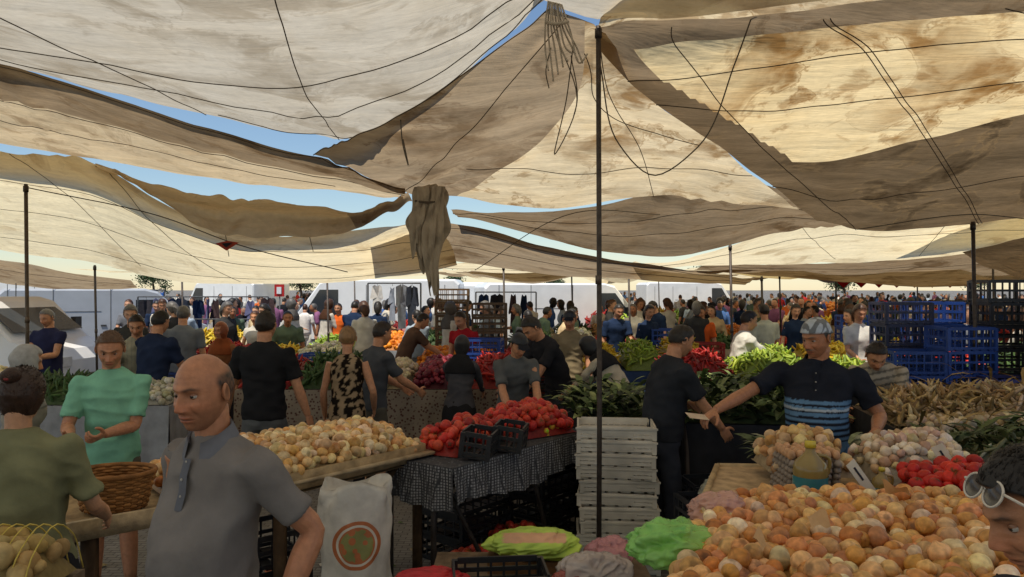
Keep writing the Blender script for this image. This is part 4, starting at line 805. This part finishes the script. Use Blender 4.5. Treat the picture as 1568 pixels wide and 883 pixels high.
# ---------------------------------------------------------------- middle and far stalls
PC={'red':([hx('b02a20'),hx('8f1d1a')],'pepper'),'tom':(TM,'tomato'),'ora':([hx('e08a24'),hx('d0761a')],'x'),'yel':([hx('dcbc34'),hx('cfa826')],'pepper'),'lim':([hx('9cb03c'),hx('7d9434')],'pepper'),
 'grn':([hx('4a6434'),hx('38502a')],'long'),'cre':([hx('cbb98f'),hx('d8cba6')],'potato'),'pur':([hx('6e1f30'),hx('8a2a38')],'x'),'pot':([hx('a98452'),hx('95713f')],'potato'),'wht':([hx('c9c4b4'),hx('a6a58a')],'x')}
def stall(name,x0,x1,y0,y1,z,kinds,cloth,seed,size=.036,res=(8,6),mat=1,h=.16,rz=0.):
    mb=MB(); mats=[metal,fabric if mat==1 else floral,produce,leaf]; cx,cy=(x0+x1)/2,(y0+y1)/2
    hw,hd=(x1-x0)/2,(y1-y0)/2; K=[(-hw,-hd),(hw,-hd),(hw,hd),(-hw,hd)]
    mb.add([(p[0],p[1],z) for p in K],[(0,1,2,3)],None,cloth,1)
    for a_,b_ in((0,1),(1,2),(2,3),(3,0)): cloth_skirt(mb,[K[a_],K[b_]],z+.003,.12,1,cloth,.02,22,50,seed)
    legs_frame(mb,[(p[0]*.95,p[1]*.95) for p in K],z)
    n=len(kinds)
    for i,k in enumerate(kinds):
        a=-hw+2*hw*i/n+.03; b=-hw+2*hw*(i+1)/n-.03; c,kk=PC[k]; mm=3 if k=='grn' else 2
        heap(mb,[(a,-hd+.04,z+.02),(b,-hd+.04,z+.02),(b,hd-.04,z+.08),(a,hd-.04,z+.08)],h*(.8+.4*((i*7+seed)%3)/2),kk,size,c,seed*10+i,res,mm,False,.35,.5)
    mb.obj(name,mats,True,(cx,cy,0),rz)
FL=(.2,.15,.12)
stall('pepper_stall',-2.95,.15,7.85,9.0,.92,['red','grn','cre','pur','red'],FL,1,.034,(9,7),2,.2)
stall('vegetable_stall',-4.9,-3.2,6.9,7.6,.9,['grn','wht'],hx('8e8f92'),2,.034,(8,6),1,.12)
stall('vegetable_stall',-6.9,-5.2,7.2,8.3,.9,['lim','cre'],hx('2a5aa0'),3,.034,(8,6),1,.15)
stall('vegetable_stall',1.7,3.4,8.2,9.2,.92,['red','lim'],hx('3a3c40'),4,.034,(8,6),1,.25)
stall('vegetable_stall',3.0,5.4,7.8,8.8,.92,['lim','grn'],hx('3a3c40'),5,.034,(8,6),1,.15)
stall('vegetable_stall',.9,2.6,9.6,10.7,.92,['yel','lim','yel'],hx('3a4c70'),6,.034,(8,6),1,.28)
stall('tomato_stall',4.9,7.5,8.6,9.8,.95,['tom','grn','tom'],hx('44464a'),7,.036,(8,6),1,.2)
rr=random.Random(5); sd=50
row_y=[(10.8,1.1),(13.4,1.2),(16.4,1.2),(19.6,1.3),(23.2,1.4),(27.2,1.5),(32,1.6)]
for ri,(yy,dp) in enumerate(row_y):
    x=-.47*yy-1 if ri>1 else -.45*yy; xe=.74*yy
    while x<xe:
        w=rr.uniform(1.7,2.8); 
        if not(ri==0 and .2<x+w/2<3.2) and not(yy>15 and x<-.28*yy) and not(19<yy<24 and x+w>-7 and x<-.8):
            kk=[rr.choice(['tom','ora','yel','lim','grn','red','ora','pot','lim','ora','grn','wht','yel','cre']) for _ in range(rr.choice([2,3,3]))]
            stall('produce_stall',x,x+w,yy+rr.uniform(-.2,.2),yy+dp,.88+rr.uniform(-.03,.06),kk,rr.choice([hx('2c4f96'),hx('8f9296'),hx('3a3c40'),hx('b5aa92'),hx('7a3a32'),hx('2c4f96')]),sd,.045 if ri<3 else .075,(6,5) if ri<3 else (5,4),1,rr.uniform(.12,.30),rr.uniform(-.08,.08)); sd+=1
        x+=w+rr.uniform(.25,1.1)

BL=hx('24458f')
for x,y,n_,c in((3.95,7.3,6,BL),(4.45,7.35,7,BL),(4.15,7.9,8,hx('2a2e4a')),(4.75,7.0,5,hx('3a3f7a')),(5.05,7.6,9,(.02,.02,.025)),(5.15,6.9,8,(.02,.022,.025)),(5.65,7.2,9,(.02,.02,.02)),(4.6,8.1,8,BL)):
    stack('stacked_blue_crates' if c==BL else 'stacked_dark_crates',x,y,n_,c,R.uniform(-.1,.1),.5,.38,.23)
for x,y,n_,c in((-.4,9.9,6,BL),(-.35,11.6,8,hx('5f4a35')),(.3,10.2,5,(.02,.02,.02)),(-1.0,12.4,9,hx('6a5238')),(-6.3,9.2,4,BL),(-5.4,8.8,3,(.02,.02,.02)),(-2.6,10.2,5,BL),(2.6,12.3,6,BL),(3.2,12.2,5,hx('8a2620')),(5.8,12.5,7,BL),(8.5,14,8,(.02,.02,.02)),(7.4,12.4,6,hx('2d6a45')),(-4.4,9.6,4,hx('2a3a70'))):
    stack('stacked_blue_crates' if c==BL else 'stacked_crates',x,y,n_,c,R.uniform(-.2,.2),.55,.38,.22,0,6)

def tshirt(mb,M,col,w=.5,h=.7,long=False):
    P=[(-.5,-1),(.5,-1),(.48,-.3),(.5,-.12),(.62,-.5),(.74,-.46),(.58,.0),(.2,.06),(0,.0),(-.2,.06),(-.58,.0),(-.74,-.46),(-.62,-.5),(-.5,-.12),(-.48,-.3)]
    V=[(p[0]*w*.5,.03*math.sin(p[0]*9+p[1]*4),p[1]*h) for p in P]; c=len(V); V.append((0,.04,-.4*h)); mb.add(V,None,[(c,i,(i+1)%c) for i in range(c)],col,0,M)
def rail(name,x0,x1,y,z,cols,seed,dens=.3):
    mb=MB(); r=random.Random(seed); mb.add(*tube([(x0,y,z+.06),(x1,y,z+.06)],.015,None,8),(.1,.1,.1),1)
    for x in(x0,x1): mb.add(*tube([(x,y,0),(x,y,z+.06)],.018,None,8),(.1,.1,.1),1)
    x=x0+.2
    while x<x1: tshirt(mb,Matrix.Translation((x,y-.03+r.uniform(-.05,.05),z-r.uniform(0,.06)))@Matrix.Rotation(r.uniform(-1.1,1.1),4,'Z'),r.choice(cols),r.uniform(.38,.55),r.uniform(.55,.95)); mb.add(*tube([(x,y,z+.07),(x,y-.02,z)],.004,None,4),(.1,.1,.1),1); x+=r.uniform(.5,1.5)*dens
    mb.obj(name,[fabric,metal],False)
DK=[(.02,.02,.025),(.03,.03,.04),(.05,.045,.05),hx('3a3f4a'),hx('22304a'),hx('4a3a3a')]; MX=DK+[hx('b8b2a6'),hx('c9c4bc'),hx('8a3a3a'),hx('3a5a88'),hx('c8a0a0')]
rail('clothes_rail',-8.6,-5.6,17.0,1.75,DK+[hx('6a6a88')],1); rail('clothes_rail',-8.6,-5.6,16.6,1.25,MX,2); rail('clothes_rail',-.9,.6,18.4,1.85,DK,3); rail('clothes_rail',-3.0,-1.9,15.4,2.05,[hx('c9c4bc'),hx('3a3f4a'),hx('8a8f98')],4)
rail('clothes_rail',-12,-9.4,20,1.9,[hx('2c4f96'),hx('3a6ab0'),hx('8ab0d0'),(.03,.03,.1)],6)

def van(name,x,y,rz,L=5.2,W=1.95,H=2.3,col=(.78,.78,.76),small=False):
    em=bpy.data.objects.new(name,None); em.location=(x,y,0); em.rotation_euler=(0,0,rz); scene.collection.objects.link(em)
    n=L/2; prof=[(-n,.35),(-n,H-.12),(-n+.12,H),(n-1.75,H),(n-1.45,H-.08),(n-.75,1.22 if not small else 1.12),(n-.12,.98),(n,.8),(n,.35)]
    mb=MB(); ys=[-W/2,-W/2+.06,W/2-.06,W/2]; V=[]
    for j,yy in enumerate(ys):
        ins=.05 if j in(0,3) else 0
        for p in prof: V.append((p[0]*(1-ins*.3),yy,p[1]-(ins if p[1]>1.5 else 0)))
    k=len(prof); Q=[(j*k+i,j*k+(i+1)%k,(j+1)*k+(i+1)%k,(j+1)*k+i) for j in range(3) for i in range(k)]; c0=len(V); V+=[(0,-W/2,1.1),(0,W/2,1.1)]
    mb.add(V,Q,[(c0,i,(i+1)%k) for i in range(k)]+[(c0+1,3*k+(i+1)%k,3*k+i) for i in range(k)],col); mb.obj('body',[paint],False,parent=em)
    mb=MB()
    for sy in(-1,1):
        yy=sy*(W/2+.006); P=[(n-1.95,yy,1.25),(n-.98,yy,1.25),(n-1.45,yy,H-.28),(n-1.95,yy,H-.28)]; mb.add(P,[(0,1,2,3)],None,(.03,.035,.04))
    a=(n-.80,1.27);b_=(n-1.42,H-.14); mb.add([(a[0]+.01,-W/2+.12,a[1]),(a[0]+.01,W/2-.12,a[1]),(b_[0]+.02,W/2-.16,b_[1]),(b_[0]+.02,-W/2+.16,b_[1])],[(0,1,2,3)],None,(.04,.05,.06)); mb.obj('windows',[gloss],False,parent=em)
    mb=MB()
    for sx in(n-.9,-n+.95):
        for sy in(-1,1):
            mb.add(*tube([(sx,sy*(W/2-.2),.33),(sx,sy*(W/2+.01),.33)],.33,None,22),(.02,.02,.02)); mb.add(*tube([(sx,sy*(W/2+.01),.33),(sx,sy*(W/2+.02),.33)],.2,None,16),(.35,.35,.36))
    for sy in(-1,1):
        box(mb,(n-.02,sy*(W/2-.28),.78),(.08,.3,.16),(.6,.6,.6)); box(mb,(n-1.1,sy*(W/2+.1),1.35),(.1,.16,.24),(.03,.03,.03)); box(mb,(0,sy*(W/2+.008),.62),(L*.9,.02,.06),(.05,.05,.05))
        for dx in(-.1,-1.3,-2.2): box(mb,(dx,sy*(W/2+.004),1.3),(.014,.01,1.6),(.12,.12,.12))
        box(mb,(-.75,sy*(W/2+.004),1.45),(.9,.01,.012),(.2,.2,.2)); box(mb,(-.25,sy*(W/2+.012),1.1),(.12,.02,.035),(.05,.05,.05))
    box(mb,(n,0,.45),(.1,W*.95,.2),(.06,.06,.06)); mb.obj('trim_and_wheels',[plastic],False,parent=em)
van('white_van',-4.0,20.8,math.pi,5.2,2,2.25); van('white_van',-9.5,13.2,-.15,4.4,1.8,1.85,(.7,.7,.7),True); van('grey_van',-10.2,19.0,.5,4.8,1.9,2.0,(.4,.42,.45)); van('white_van',1.6,21.7,.2,5.2,2,2.15); van('white_van',-.9,26.5,1.2,5.2,2,2.2); van('white_van',-17,27,.3,5.2,2,2.3); van('white_van',9,37,.1,5.2,2,2.3); van('white_van',-12.5,33,2.6,5.2,2,2.3)
mb=MB()
for i in range(8):
    x,y=12.9,25; c=hx('b01f1f'); V=[(x+i*.6-2,y,2.28),(x+i*.6-1.4,y,2.28),(x+i*.6-1.4,y+2,2.75),(x+i*.6-2,y+2,2.75)]; mb.add(V,[(0,1,2,3)],None,c)
    V=[(x+i*.6-2,y-.01,2.28),(x+i*.6-1.7,y-.01,2.02),(x+i*.6-1.4,y-.01,2.28)]; mb.add(V,None,[(0,1,2)],c)
for x in(10.95,15.6): mb.add(*tube([(x,25,0),(x,25,2.28)],.03,None,8),(.1,.1,.1))
mb.obj('red_awning',[fabric],False)
mb=MB(); box(mb,(-6.1,19.4,1.95),(.25,.04,.32),hx('b02020')); box(mb,(-6.1,19.37,1.95),(.12,.03,.18),(.7,.7,.7)); mb.add(*tube([(-6.1,19.42,0),(-6.1,19.42,1.9)],.02,None,8),(.2,.2,.2)); mb.obj('market_sign',[paint],False)
def tree(x,y,h,seed):
    r=np.random.RandomState(seed); mb=MB(); mb.add(*tube([(x,y,0),(x+.1,y,h*.25),(x-.1,y,h*.5),(x,y,h*.8)],[.22,.17,.12,.04],None,8,(1,0,0),10),hx('4a3a2a'),0)
    cs=[]
    for i in range(9):
        a=r.uniform(0,6.28); z=h*r.uniform(.45,.85); rr_=h*.22*r.uniform(.6,1.3); c=np.array((x+rr_*math.cos(a),y+rr_*math.sin(a),z)); cs.append(c); mb.add(*tube([(x,y,z-.15*h),c],[.07,.02],None,5),hx('4a3a2a'),0)
    V=[];Q=[];C=[]
    for i in range(2000):
        c=cs[r.randint(9)]; p=c+r.normal(size=3)*h*.09; a=nrm(r.normal(size=3)); b_=nrm(np.cross(a,r.normal(size=3))); s_=.13; k=len(V); V+=[p-a*s_,p-b_*s_*.6,p+a*s_,p+b_*s_*.6]; Q.append((k,k+1,k+2,k+3)); C+=[np.array((.05,.085,.03))*r.uniform(.5,1.5)]*4
    mb.add(V,Q,None,np.array(C),1); mb.obj('plane_tree',[wood,leaf],False)
for i,(x,y,h) in enumerate(((-46,95,5),(-28,98,5),(-8,100,4.5),(6,98,4.5),(24,96,5),(44,98,5),(62,100,5))): tree(x,y,h,i)

# ---------------------------------------------------------------- people
P=person
P('man_in_grey_polo',-.965,2.42,152,1.79,3,build=.93,belly=.06,lean=3,hy=6,hp=9,lh=(-.28,-.0,.98),rh=(.28,.02,.92),stride=.25,sk=hx('b47c5c'),shirt=hx('797471'),sleeve=.72,pants=hx('55504a'),hair=hx('2c2623'),style='bald',stub=.45,collar=hx('6c6e76'),seed=11)
P('woman_in_green_shirt',-2.0,3.0,12,1.67,3,male=False,build=1.18,belly=.03,hy=-8,hp=8,lh=(-.26,.25,.95),rh=(.24,.28,.98),sk=hx('b98a6a'),shirt=hx('7a7a5c'),sleeve=.8,pants=(.02,.02,.025),legs='skirt',hair=hx('35241c'),style='bun',seed=12)
P('man_in_mint_shirt',-2.62,4.85,196,1.72,3,build=1.0,lean=4,hy=8,hp=22,lh=(-.02,.30,1.10),rh=(.16,.33,1.10),sk=hx('b98262'),shirt=hx('7fb79a'),sleeve=.8,pants=hx('5a564c'),legs='shorts',hair=hx('5a4230'),stub=.3,curl=1.1,seed=13,palm=((-.3,-.6,.7),(.3,-.6,.7)))
P('woman_in_headscarf',-3.25,4.9,300,1.62,2,male=False,build=1.1,hp=15,hair=hx('9a9894'),style='hijab',shirt=hx('9a9488'),sleeve=1.9,pants=(.1,.1,.1),legs='robe',seed=14)
P('sunglasses_woman',1.00,1.36,86,1.70,3,male=False,hp=24,hair=(.010,.008,.008),style='long',shirt=(.03,.03,.035),sleeve=1.8,sk=hx('b5805f'),glasses=True,seed=15)
P('vendor_in_striped_polo',1.98,4.80,155,1.80,3,build=1.16,belly=.05,lean=3,hy=-35,hp=14,rh=(.62,.42,1.20),lh=(-.34,.24,1.15),sk=hx('ab7656'),shirt=hx('23262f'),pat='vendor',sleeve=.75,pants=(.04,.04,.05),hair=hx('5a5550'),style='bandana',must=hx('6b6560'),curl=.7,collar=hx('23262f'),seed=16,palm=((0,0,-1),(0,0,1)))
P('man_in_black_shirt',-2.11,6.3,-8,1.80,2,build=1.10,lh=(-.40,.05,.85),rh=(.36,.12,.85),stride=.3,shirt=(.018,.018,.02),sleeve=.75,pants=hx('5d5f60'),legs='shorts',hair=(.02,.014,.01),seed=17)
P('woman_in_leopard_top',-1.47,6.6,4,1.66,2,male=False,build=1.0,lh=(-.22,.12,.85),rh=(.22,.15,.9),shirt=hx('9a8468'),pat='leopard',sleeve=0.0,pants=(.012,.012,.014),hair=hx('8a6a48'),style='short',seed=18)
P('man_in_dark_shirt',-1.33,7.15,-50,1.68,2,lean=8,hp=15,shirt=hx('4c4f54'),sleeve=.8,pants=hx('5a5850'),legs='shorts',hair=(.03,.02,.016),lh=(-.15,.4,1.0),rh=(.15,.4,1.0),seed=19)
P('man_in_brown_shirt',-1.55,11.0,-70,1.70,1,lean=28,hp=30,shirt=hx('5a4438'),sleeve=.8,lh=(-.2,.55,.95),rh=(.2,.55,.95),seed=20)
P('woman_in_black_headscarf',-.52,7.4,-10,1.53,2,male=False,build=1.0,lean=8,hp=18,hair=(.02,.02,.022),style='hijab',shirt=hx('4d4d52'),sleeve=1.9,pants=(.02,.02,.022),legs='robe',lh=(-.15,.4,.9),rh=(.15,.42,.9),seed=21)
P('man_in_cap',.02,7.0,195,1.62,2,lean=20,hp=28,hy=10,shirt=hx('5b5d5d'),sleeve=.8,style='cap',hair=(.02,.02,.02),lh=(-.12,.42,.88),rh=(.15,.4,.88),seed=22)
P('man_in_black_polo',.42,7.7,120,1.80,2,lean=30,hp=42,shirt=(.022,.022,.026),sleeve=.75,hair=(.015,.012,.01),lh=(-.15,.55,.85),rh=(.15,.55,.88),pants=(.05,.05,.06),seed=23)
P('man_in_khaki_shirt',.74,9.4,170,1.72,2,hp=15,lean=6,shirt=hx('87785c'),sleeve=.8,style='cap',pants=hx('4a4438'),seed=24)
P('woman_in_white_blouse',1.02,7.45,60,1.62,2,male=False,build=1.1,lean=36,hp=45,style='hijab',hair=(.015,.015,.017),shirt=hx('b5ab98'),sleeve=1.9,legs='robe',pants=hx('4a4038'),lh=(-.15,.55,.85),rh=(.15,.55,.85),seed=25)
P('man_in_navy_shirt',1.16,5.6,-75,1.74,2,build=1.12,belly=.02,lean=14,hp=25,shirt=(.026,.029,.036),sleeve=.8,pants=(.04,.045,.06),lh=(-.1,.42,.95),rh=(.18,.40,.92),hair=(.02,.016,.014),seed=26)
P('man_in_striped_shirt',3.15,6.35,150,1.70,2,lean=40,hp=40,hy=20,shirt=hx('a99f8e'),pat='stripe',sleeve=.8,lh=(-.15,.5,.95),rh=(.2,.5,1.0),seed=27)
P('man_in_white_tshirt',2.75,8.9,-85,1.74,2,lean=10,hp=18,shirt=hx('c9c5b8'),sleeve=.8,lh=(-.2,.5,1.12),rh=(.15,.48,1.1),pants=(.04,.04,.05),seed=28)
P('man_in_pale_tshirt',4.1,12,10,1.74,1,shirt=hx('aeb0a0'),sleeve=.8,seed=29)
P('person_in_orange_shirt',3.3,12.9,150,1.70,1,shirt=hx('d0602c'),sleeve=.8,hp=20,seed=30); P('person_in_orange_shirt',-3.7,15.8,170,1.68,1,shirt=hx('d86428'),seed=31)
P('man_in_navy_tshirt',-3.85,7.95,-20,1.76,2,build=1.1,lean=8,hp=18,shirt=hx('263048'),sleeve=.8,lh=(-.2,.35,.95),rh=(.2,.35,.95),pants=(.03,.03,.04),hair=(.015,.012,.01),seed=32)
P('man_in_khaki_striped_shirt',-4.15,8.2,200,1.72,2,lean=10,hp=25,shirt=hx('9a957f'),pat='vstripe',sleeve=.8,lh=(-.1,.38,1.0),rh=(.15,.38,1.0),seed=33)
P('man_in_grey_tshirt',-4.45,10,15,1.76,1,build=1.08,shirt=hx('6c7076'),sleeve=.8,hair=hx('55504c'),seed=34)
P('man_in_dark_blue_shirt',-6.2,9.9,170,1.72,1,build=1.1,shirt=hx('2a2c48'),hp=20,lh=(-.1,.35,1.1),rh=(.1,.35,1.1),hair=hx('6a6662'),seed=35)
P('woman_in_pale_dress',-4.3,12.4,180,1.62,1,male=False,shirt=hx('b9b5ac'),style='long',hair=hx('4a3020'),legs='robe',pants=hx('b0aca2'),seed=36)
P('person_in_red_top',-.65,10.4,150,1.70,1,shirt=hx('9a2028'),lean=15,hp=25,seed=37)
P('woman_in_rust_headscarf',-3.6,9.2,160,1.58,2,male=False,style='hijab',hair=hx('8a4a2a'),shirt=hx('8a5a3a'),sleeve=1.9,legs='robe',seed=38)
cr=random.Random(21); CS=[hx(c) for c in('c4c0b6','2a2c30','6e7076','38445c','a83030','c8b088','1d1e22','47669a','b85a2d','e0dccf','5a6a58','8a5a7a','d06a35','3a3a3a','9aa6b0','23314a','c9c0b0','e8e2d8')]
VAR={0:[],1:[]}
def mk(det):
    ml=cr.random()<.55
    return P('shopper',0,0,0,cr.uniform(1.60,1.80),det,male=ml,build=cr.uniform(.9,1.2),lean=cr.choice([0,2,5,10,18]),hp=cr.uniform(0,25),shirt=cr.choice(CS),sleeve=cr.choice([.8,.8,.8,1.9]),pants=cr.choice(CS),
      hair=cr.choice([(.015,.012,.01),(.02,.015,.01),hx('5a5652'),hx('4a3020')]),style='short' if ml else cr.choice(['long','hijab','long']),sk=cr.choice([SK,SKD,SKL]),lh=(-.15,.35,1.0) if cr.random()<.4 else None,rh=(.15,.35,1.05) if cr.random()<.4 else None)
for d_,nn2 in((1,18),(0,30)):
    for _ in range(nn2): VAR[d_].append(mk(d_))
used=set(); placed=[]
cnt=0; tries=0
while cnt<470 and tries<14000:
    tries+=1
    y=cr.choice([cr.uniform(9.3,20),cr.uniform(12,20),cr.uniform(14,26),cr.uniform(20,40),cr.uniform(30,58)]); x=cr.uniform(-.52,.74)*y
    if y<11.9 and -4.6<x<4.6: continue
    if any(a-.3<y<a+b_+.25 for a,b_ in row_y): continue
    if 19.5<y<22.9 and -7<x<4.4: continue
    if any((x-px)**2+(y-py)**2<.3 for px,py in placed): continue
    placed.append((x,y)); cnt+=1; src=cr.choice(VAR[1 if y<18 else 0])
    if id(src) in used: ob=src.copy(); scene.collection.objects.link(ob)
    else: ob=src; used.add(id(src))
    ob.location=(x,y,0); ob.rotation_euler=(0,0,cr.uniform(0,6.28))
for d_ in VAR:
    for i,o_ in enumerate(VAR[d_]):
        if id(o_) not in used: o_.location=(4+i*.9,24.9,0)
# ---------------------------------------------------------------- light, world, camera
EL,AZ=rad(66),rad(205)
w=bpy.data.worlds.new('World'); scene.world=w; w.use_nodes=True; nt=w.node_tree; bg=nt.nodes['Background']
sky=nt.nodes.new('ShaderNodeTexSky'); sky.sky_type='NISHITA'; sky.sun_disc=False; sky.sun_elevation=EL; sky.sun_rotation=AZ; sky.dust_density=.1; sky.air_density=1.2; sky.ozone_density=4.0; nt.links.new(sky.outputs[0],bg.inputs[0]); bg.inputs[1].default_value=.12
sl=bpy.data.lights.new('sun','SUN'); sl.energy=5; sl.angle=rad(.5); sl.color=(1,.93,.81); so=bpy.data.objects.new('sun',sl); scene.collection.objects.link(so)
d=Vector((math.sin(AZ)*math.cos(EL),math.cos(AZ)*math.cos(EL),math.sin(EL))); so.rotation_euler=d.to_track_quat('Z','Y').to_euler()
cam=bpy.data.cameras.new('camera'); cam.lens=26; cam.sensor_width=36; cam.clip_end=2000; cam.clip_start=.05; co=bpy.data.objects.new('camera',cam); scene.collection.objects.link(co); co.location=(0,0,2.0); co.rotation_euler=(rad(90),0,0); scene.camera=co
scene.view_settings.view_transform='Standard'; scene.view_settings.look='None'
